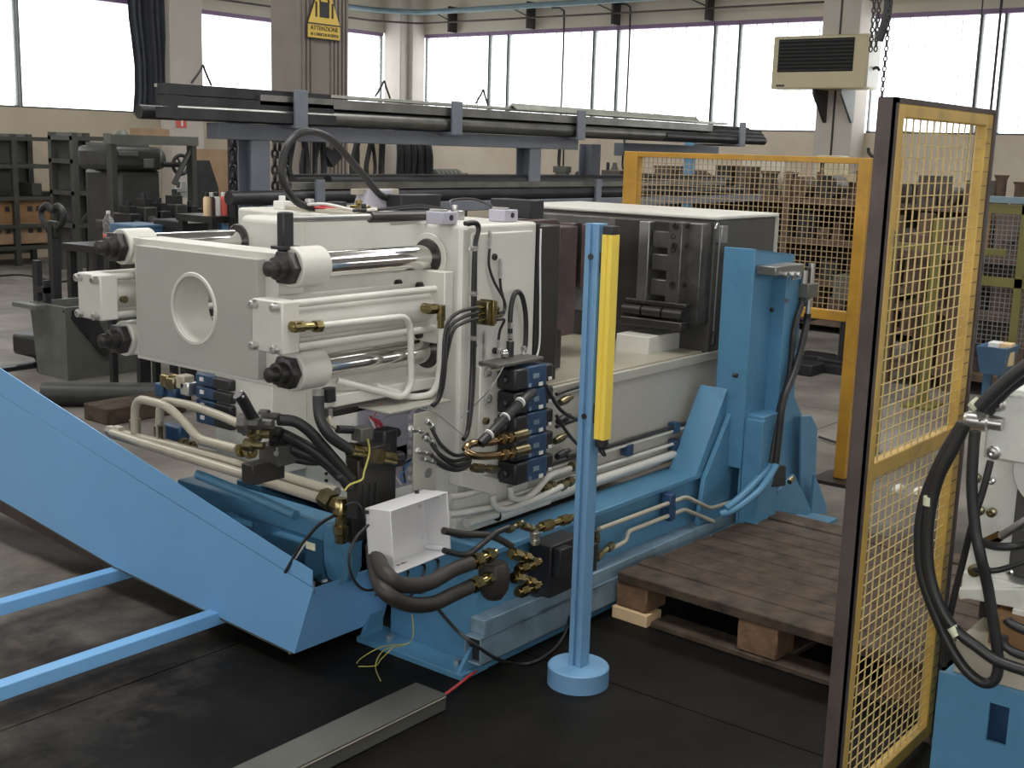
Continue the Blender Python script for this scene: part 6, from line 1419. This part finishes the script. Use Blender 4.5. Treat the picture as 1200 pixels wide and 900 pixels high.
for k, (sx, pts) in enumerate(((.03, ((452, 675), (440, 690), (425, 690), (413, 676), (409, 655), (416, 632), (432, 615))), (.05, ((478, 668), (470, 690), (462, 696), (440, 697))), (.07, ((497, 662), (488, 690), (478, 700))), (.09, ((512, 655), (505, 682), (495, 694), (482, 692))))):
    MB().tube([rot @ Vector((sx, jd*.5, .004))]+[W(p[0], p[1], y=jy+.06+.02*(k == 0)) for p in pts], .0042, 8).build('cable', 'rubber', jb)
q = rot @ Vector((.02, jd+.02, -.0)); MB().lathe(rot @ Vector((.012, jd*.6, 0)), (0, 0, -1), [(0, .018), (.05, .016), (.055, .011)], 12).build('cable_gland', 'black', jb)
MB().tube([rot @ Vector((0, jd, jh*.8)), W(420, 590, y=jy+.12), W(405, 592, y=jy+.2)], .003, 6).build('cable', 'rubber', jb)
# cable with tag lying over the conveyor end
cbx = 2.50
lc = MB().tube([W(392, 604, x=cbx), W(375, 614, x=cbx), W(360, 630, x=cbx-.01), (W(352, 640, x=cbx-.02)), W(342, 657, x=cbx-.03), W(334, 671, x=cbx-.04)], .0055, 8).build('loose_cable', 'rubber', None, loc=W(352, 640, x=cbx))
tag(lc, 'loose black cable with pale tape and tag lying over the conveyor end', 'cable')
q0, q1 = W(358, 634, x=cbx-.008), W(345, 653, x=cbx-.022); MB().cyl(q0, q1, .0075, 8).build('tape_wrap', 'tag', lc)
q = W(364, 640, x=cbx-.012); MB().cbox(q, .004, .04, .022).build('paper_tag', 'tape', lc)
# black cable looping from the manifold to the post foot
mb = MB().tube([W(512, 712, y=2.27), W(535, 738, y=2.24), W(560, 758, y=2.2), W(590, 775, z=.008), W(622, 777, z=.008), W(648, 762, z=.008), W(662, 742, z=.02), W(668, 722, y=2.285)], .0055, 8)
tag(mb.build('ground_cable', 'rubber'), 'black cable looping down from the thick hoses to the floor beside the post foot', 'cable')
# ================================================================== BLUE CONVEYOR (left foreground)
cX = 2.467
cv = thing('conveyor', 'big light blue sheet steel conveyor rising to the left in the foreground', 'conveyor', (cX+.2, 3.6, 0))
side = [(2.791, .05), (2.703, .29), (4.514, .634), (5.2, .765), (5.2, .26), (4.555, .20), (3.77, .105)]
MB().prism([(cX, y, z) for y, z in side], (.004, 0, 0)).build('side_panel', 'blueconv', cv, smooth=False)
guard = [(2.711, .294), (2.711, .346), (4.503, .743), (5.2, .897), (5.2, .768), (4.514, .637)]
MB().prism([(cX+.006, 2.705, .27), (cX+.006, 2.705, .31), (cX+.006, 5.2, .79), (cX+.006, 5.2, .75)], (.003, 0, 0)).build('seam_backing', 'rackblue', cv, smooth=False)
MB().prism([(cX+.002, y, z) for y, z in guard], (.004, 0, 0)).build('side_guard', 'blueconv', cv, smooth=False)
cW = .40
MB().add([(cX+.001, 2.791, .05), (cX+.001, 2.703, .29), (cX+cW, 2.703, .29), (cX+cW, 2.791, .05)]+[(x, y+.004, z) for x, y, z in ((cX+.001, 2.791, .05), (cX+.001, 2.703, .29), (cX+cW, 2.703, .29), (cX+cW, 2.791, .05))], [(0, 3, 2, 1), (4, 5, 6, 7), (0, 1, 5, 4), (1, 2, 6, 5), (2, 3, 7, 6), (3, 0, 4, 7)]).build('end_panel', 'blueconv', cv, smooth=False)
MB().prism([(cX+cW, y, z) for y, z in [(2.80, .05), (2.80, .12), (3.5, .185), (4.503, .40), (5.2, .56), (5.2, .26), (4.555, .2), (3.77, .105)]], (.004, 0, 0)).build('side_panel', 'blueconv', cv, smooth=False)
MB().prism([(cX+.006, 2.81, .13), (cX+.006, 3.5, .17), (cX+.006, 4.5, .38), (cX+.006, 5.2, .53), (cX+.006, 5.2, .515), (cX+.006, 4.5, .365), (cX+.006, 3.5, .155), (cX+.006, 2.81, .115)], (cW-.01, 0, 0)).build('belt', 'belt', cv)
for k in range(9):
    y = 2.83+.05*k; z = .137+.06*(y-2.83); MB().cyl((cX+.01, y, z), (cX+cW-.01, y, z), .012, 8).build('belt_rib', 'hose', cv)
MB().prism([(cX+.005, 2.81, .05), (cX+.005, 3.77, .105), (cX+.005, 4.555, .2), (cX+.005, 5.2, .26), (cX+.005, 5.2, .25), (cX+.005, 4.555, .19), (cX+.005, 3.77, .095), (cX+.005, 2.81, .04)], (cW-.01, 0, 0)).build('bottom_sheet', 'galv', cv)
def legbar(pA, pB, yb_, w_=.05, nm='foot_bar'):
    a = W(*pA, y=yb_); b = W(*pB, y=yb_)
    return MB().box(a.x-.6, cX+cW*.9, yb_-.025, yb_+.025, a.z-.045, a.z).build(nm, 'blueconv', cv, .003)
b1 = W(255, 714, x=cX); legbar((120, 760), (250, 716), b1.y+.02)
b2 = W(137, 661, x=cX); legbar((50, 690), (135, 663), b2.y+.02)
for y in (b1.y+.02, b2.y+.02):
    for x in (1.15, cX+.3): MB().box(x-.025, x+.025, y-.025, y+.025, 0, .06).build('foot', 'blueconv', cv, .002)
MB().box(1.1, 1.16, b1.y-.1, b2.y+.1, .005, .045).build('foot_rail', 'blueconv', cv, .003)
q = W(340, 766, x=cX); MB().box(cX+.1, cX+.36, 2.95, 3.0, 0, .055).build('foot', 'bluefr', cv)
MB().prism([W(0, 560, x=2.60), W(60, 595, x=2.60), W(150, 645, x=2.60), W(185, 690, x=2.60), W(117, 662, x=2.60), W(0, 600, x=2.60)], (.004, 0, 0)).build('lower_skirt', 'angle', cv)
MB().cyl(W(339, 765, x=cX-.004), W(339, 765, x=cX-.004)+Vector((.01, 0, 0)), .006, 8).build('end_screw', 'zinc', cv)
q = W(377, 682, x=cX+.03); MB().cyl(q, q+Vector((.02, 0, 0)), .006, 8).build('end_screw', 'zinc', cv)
# ================================================================== SECOND MACHINE at the right edge
sx_ = 2.9
sm = thing('second_press', 'white press head on a blue base with hanging black hoses at the right edge', 'press', (sx_+.4, .4, 0))
yL = .912; zB = .412
wz0, wz1 = W(1170, 872, x=sx_).z, W(1170, 826, x=sx_).z; wy1, wy0 = W(1157, 850, x=sx_).y, W(1181, 850, x=sx_).y
fbm = MB()
for b in ((sx_, sx_+.01, -.5, wy0, 0, zB), (sx_, sx_+.01, wy1, yL, 0, zB), (sx_, sx_+.01, wy0, wy1, 0, wz0), (sx_, sx_+.01, wy0, wy1, wz1, zB)): fbm.box(*b)
fbm.build('base_front', 'bluefr', sm, smooth=False)
MB().box(sx_+.01, sx_+1.3, yL-.01, yL, 0, zB).box(sx_+.01, sx_+1.3, -.5, yL, zB-.01, zB).build('base_body', 'bluefr', sm)
bx('pocket_back', 'valveblue', (sx_+.05, sx_+.06, wy0-.03, wy1+.03, wz0-.03, wz1+.03), sm)
MB().prism([(sx_-.10, .85, 0), (sx_, .85, 0), (sx_, .85, .10)], (0, .012, 0)).build('gusset', 'bluefr', sm)
# wooden packing and glassy sheet on the base
pkz = zB
wa = W(1110, 770, x=sx_+.06); wb_ = W(1183, 790, x=sx_+.06)
pk = MB().box(sx_+.02, sx_+.3, -.2, .885, zB, zB+.085).build('timber_packing', 'tan', sm, .003)
MB().box(sx_+.05, sx_+.5, .2, .82, zB+.085, zB+.16).build('packing_block', 'orange', sm, .004)
# white structure
xw = sx_+.10
a = W(1126, 735, x=xw); 
MB().prism([W(1124, 703, x=xw), W(1122, 690, x=xw), W(1200, 690, x=xw), W(1210, 716, x=xw), W(1195, 714, x=xw), W(1150, 705, x=xw), W(1134, 702, x=xw)], (.4, 0, 0)).build('lower_plate', 'white2', sm, .003)
MB().box(xw+.02, xw+.5, -.4, W(1124, 680, x=xw).y, W(1160, 700, x=xw).z, W(1124, 672, x=xw).z).build('cross_plate', 'white2', sm, .004)
MB().box(xw+.12, xw+.5, -.4, W(1130, 720, x=xw).y, zB+.08, W(1160, 700, x=xw).z).build('cavity_block', 'dark', sm)
MB().box(xw+.04, xw+.6, W(1185, 600, x=xw).y, W(1131, 600, x=xw).y, W(1160, 690, x=xw).z, W(1150, 480, x=xw).z).build('riser_plate', 'white2', sm, .004)
MB().box(xw+.02, xw+.5, -.4, W(1186, 600, x=xw).y, W(1160, 672, x=xw).z, W(1150, 470, x=xw).z).build('dark_recess', 'primer', sm, .004)
MB().box(xw-.01, xw+.1, -.4, W(1187, 720, x=xw).y, zB+.0, W(1190, 712, x=xw).z).build('front_post', 'white2', sm, .003)
yz = W(1189, 560, x=xw-.02); MB().cyl((xw-.03, yz.y-.09, yz.z+.03), (xw+.1, yz.y-.09, yz.z+.03), .095, 32).build('round_cover', 'white2', sm, .003)
# top block with bolts
xt = sx_-.02
bt_ = W(1157, 460, x=xt); bb_ = W(1156, 536, x=xt)
MB().box(xt, xt+.35, -.4, (bt_.y+bb_.y)/2, bb_.z, bt_.z).build('valve_block', 'white2', sm, .004)
MB().box(xt+.02, xt+.34, -.4, bt_.y-.03, bt_.z, bt_.z+.012).build('block_cover', 'white2', sm, .002)
for px, py in ((1171, 474), (1165, 530)):
    q = W(px, py, x=xt); MB().lathe(q, (-1, 0, 0), [(0, .017), (.004, .017), (.005, .012), (.016, .012), (.017, .006), (.010, .006)], 18).build('cap_screw', 'zinc', sm)
for px, py, r in ((1163, 563, .009), (1163, 600, .012), (1144, 560, .014), (1149, 598, .012), (1143, 668, .016), (1157, 668, .011), (1185, 670, .009)):
    q = W(px, py, x=xw+.03); MB().lathe(q, (-1, 0, 0), [(0, r), (.012, r), (.014, r*.5), (.008, r*.45)], 12).build('port_plug', 'olive' if r > .01 else 'zinc', sm)
# hose coupling
q = W(1140, 488, x=xt-.03); q2 = W(1152, 484, x=xt)
MB().lathe(W(1130, 491, x=xt-.03), (.1, -1, .0), [(0, .015), (.01, .022), (.05, .022), (.055, .017), (.085, .017)], 18).build('hose_coupling', 'zinc', sm)
MB().hexn(W(1143, 490, x=xt-.03), W(1152, 488, x=xt-.02), .026).build('coupling_nut', 'galv', sm)
MB().cyl(W(1147, 478, x=xt-.03), W(1139, 470, x=xt-.03), .015, 12).build('tape_wrap', 'tape', sm)
xh = xt-.04
def h2(pts, r, nm='hanging_hose', mt_='rubber'): return MB().tube([W(p[0], p[1], x=xh+(p[2] if len(p) > 2 else 0)) for p in pts], r, 12).build(nm, mt_, sm)
h2(((1148, 478), (1165, 460), (1190, 438), (1215, 420)), .0165)
h2(((1155, 484, .03), (1180, 455, .03), (1215, 432, .03)), .016)
h2(((1132, 497), (1118, 525), (1100, 560), (1090, 600), (1087, 640), (1091, 680), (1104, 715), (1122, 740), (1145, 758), (1170, 775), (1215, 790)), .0135)
h2(((1128, 496, .02), (1110, 525, .02), (1095, 555, .02), (1082, 590, .02), (1077, 630, .02), (1080, 672, .02), (1093, 712, .02), (1112, 755, .02), (1132, 785, .02), (1152, 800, .02), (1166, 796, .02), (1170, 775, .02), (1165, 735, .01), (1158, 690, 0), (1150, 655, -.02), (1143, 620, -.02), (1139, 570, -.02), (1141, 525, -.02), (1143, 505, -.02)), .013)
h2(((1161, 540, -.01), (1152, 575, -.015), (1140, 612, -.015), (1128, 660, .01), (1118, 700, .02), (1110, 740, .03), (1106, 780, .04)), .008)
h2(((1146, 633, -.02), (1165, 640, .03), (1190, 640, .06), (1210, 634, .06)), .010); h2(((1142, 668, .02), (1170, 668, .05), (1210, 655, .06)), .007)
h2(((1180, 725, .02), (1184, 730, .02), (1200, 738, .02), (1215, 742, .02)), .011); h2(((1176, 745, .02), (1177, 755, .02), (1190, 765, .02), (1215, 772, .02)), .011)
h2(((1158, 634, .06), (1175, 627, .06), (1210, 605, .06)), .010, 'hanging_hose', 'steel'); MB().hexn(W(1155, 636, x=xh+.06), W(1172, 628, x=xh+.06), .014).build('union_nut', 'copper', sm)
for p, q_ in (((1089, 592), (1089.5, 582)), ((1116, 734), (1123, 744))): MB().cyl(W(*p, x=xh), W(*q_, x=xh), .0148, 12).build('tape_wrap', 'tape', sm)
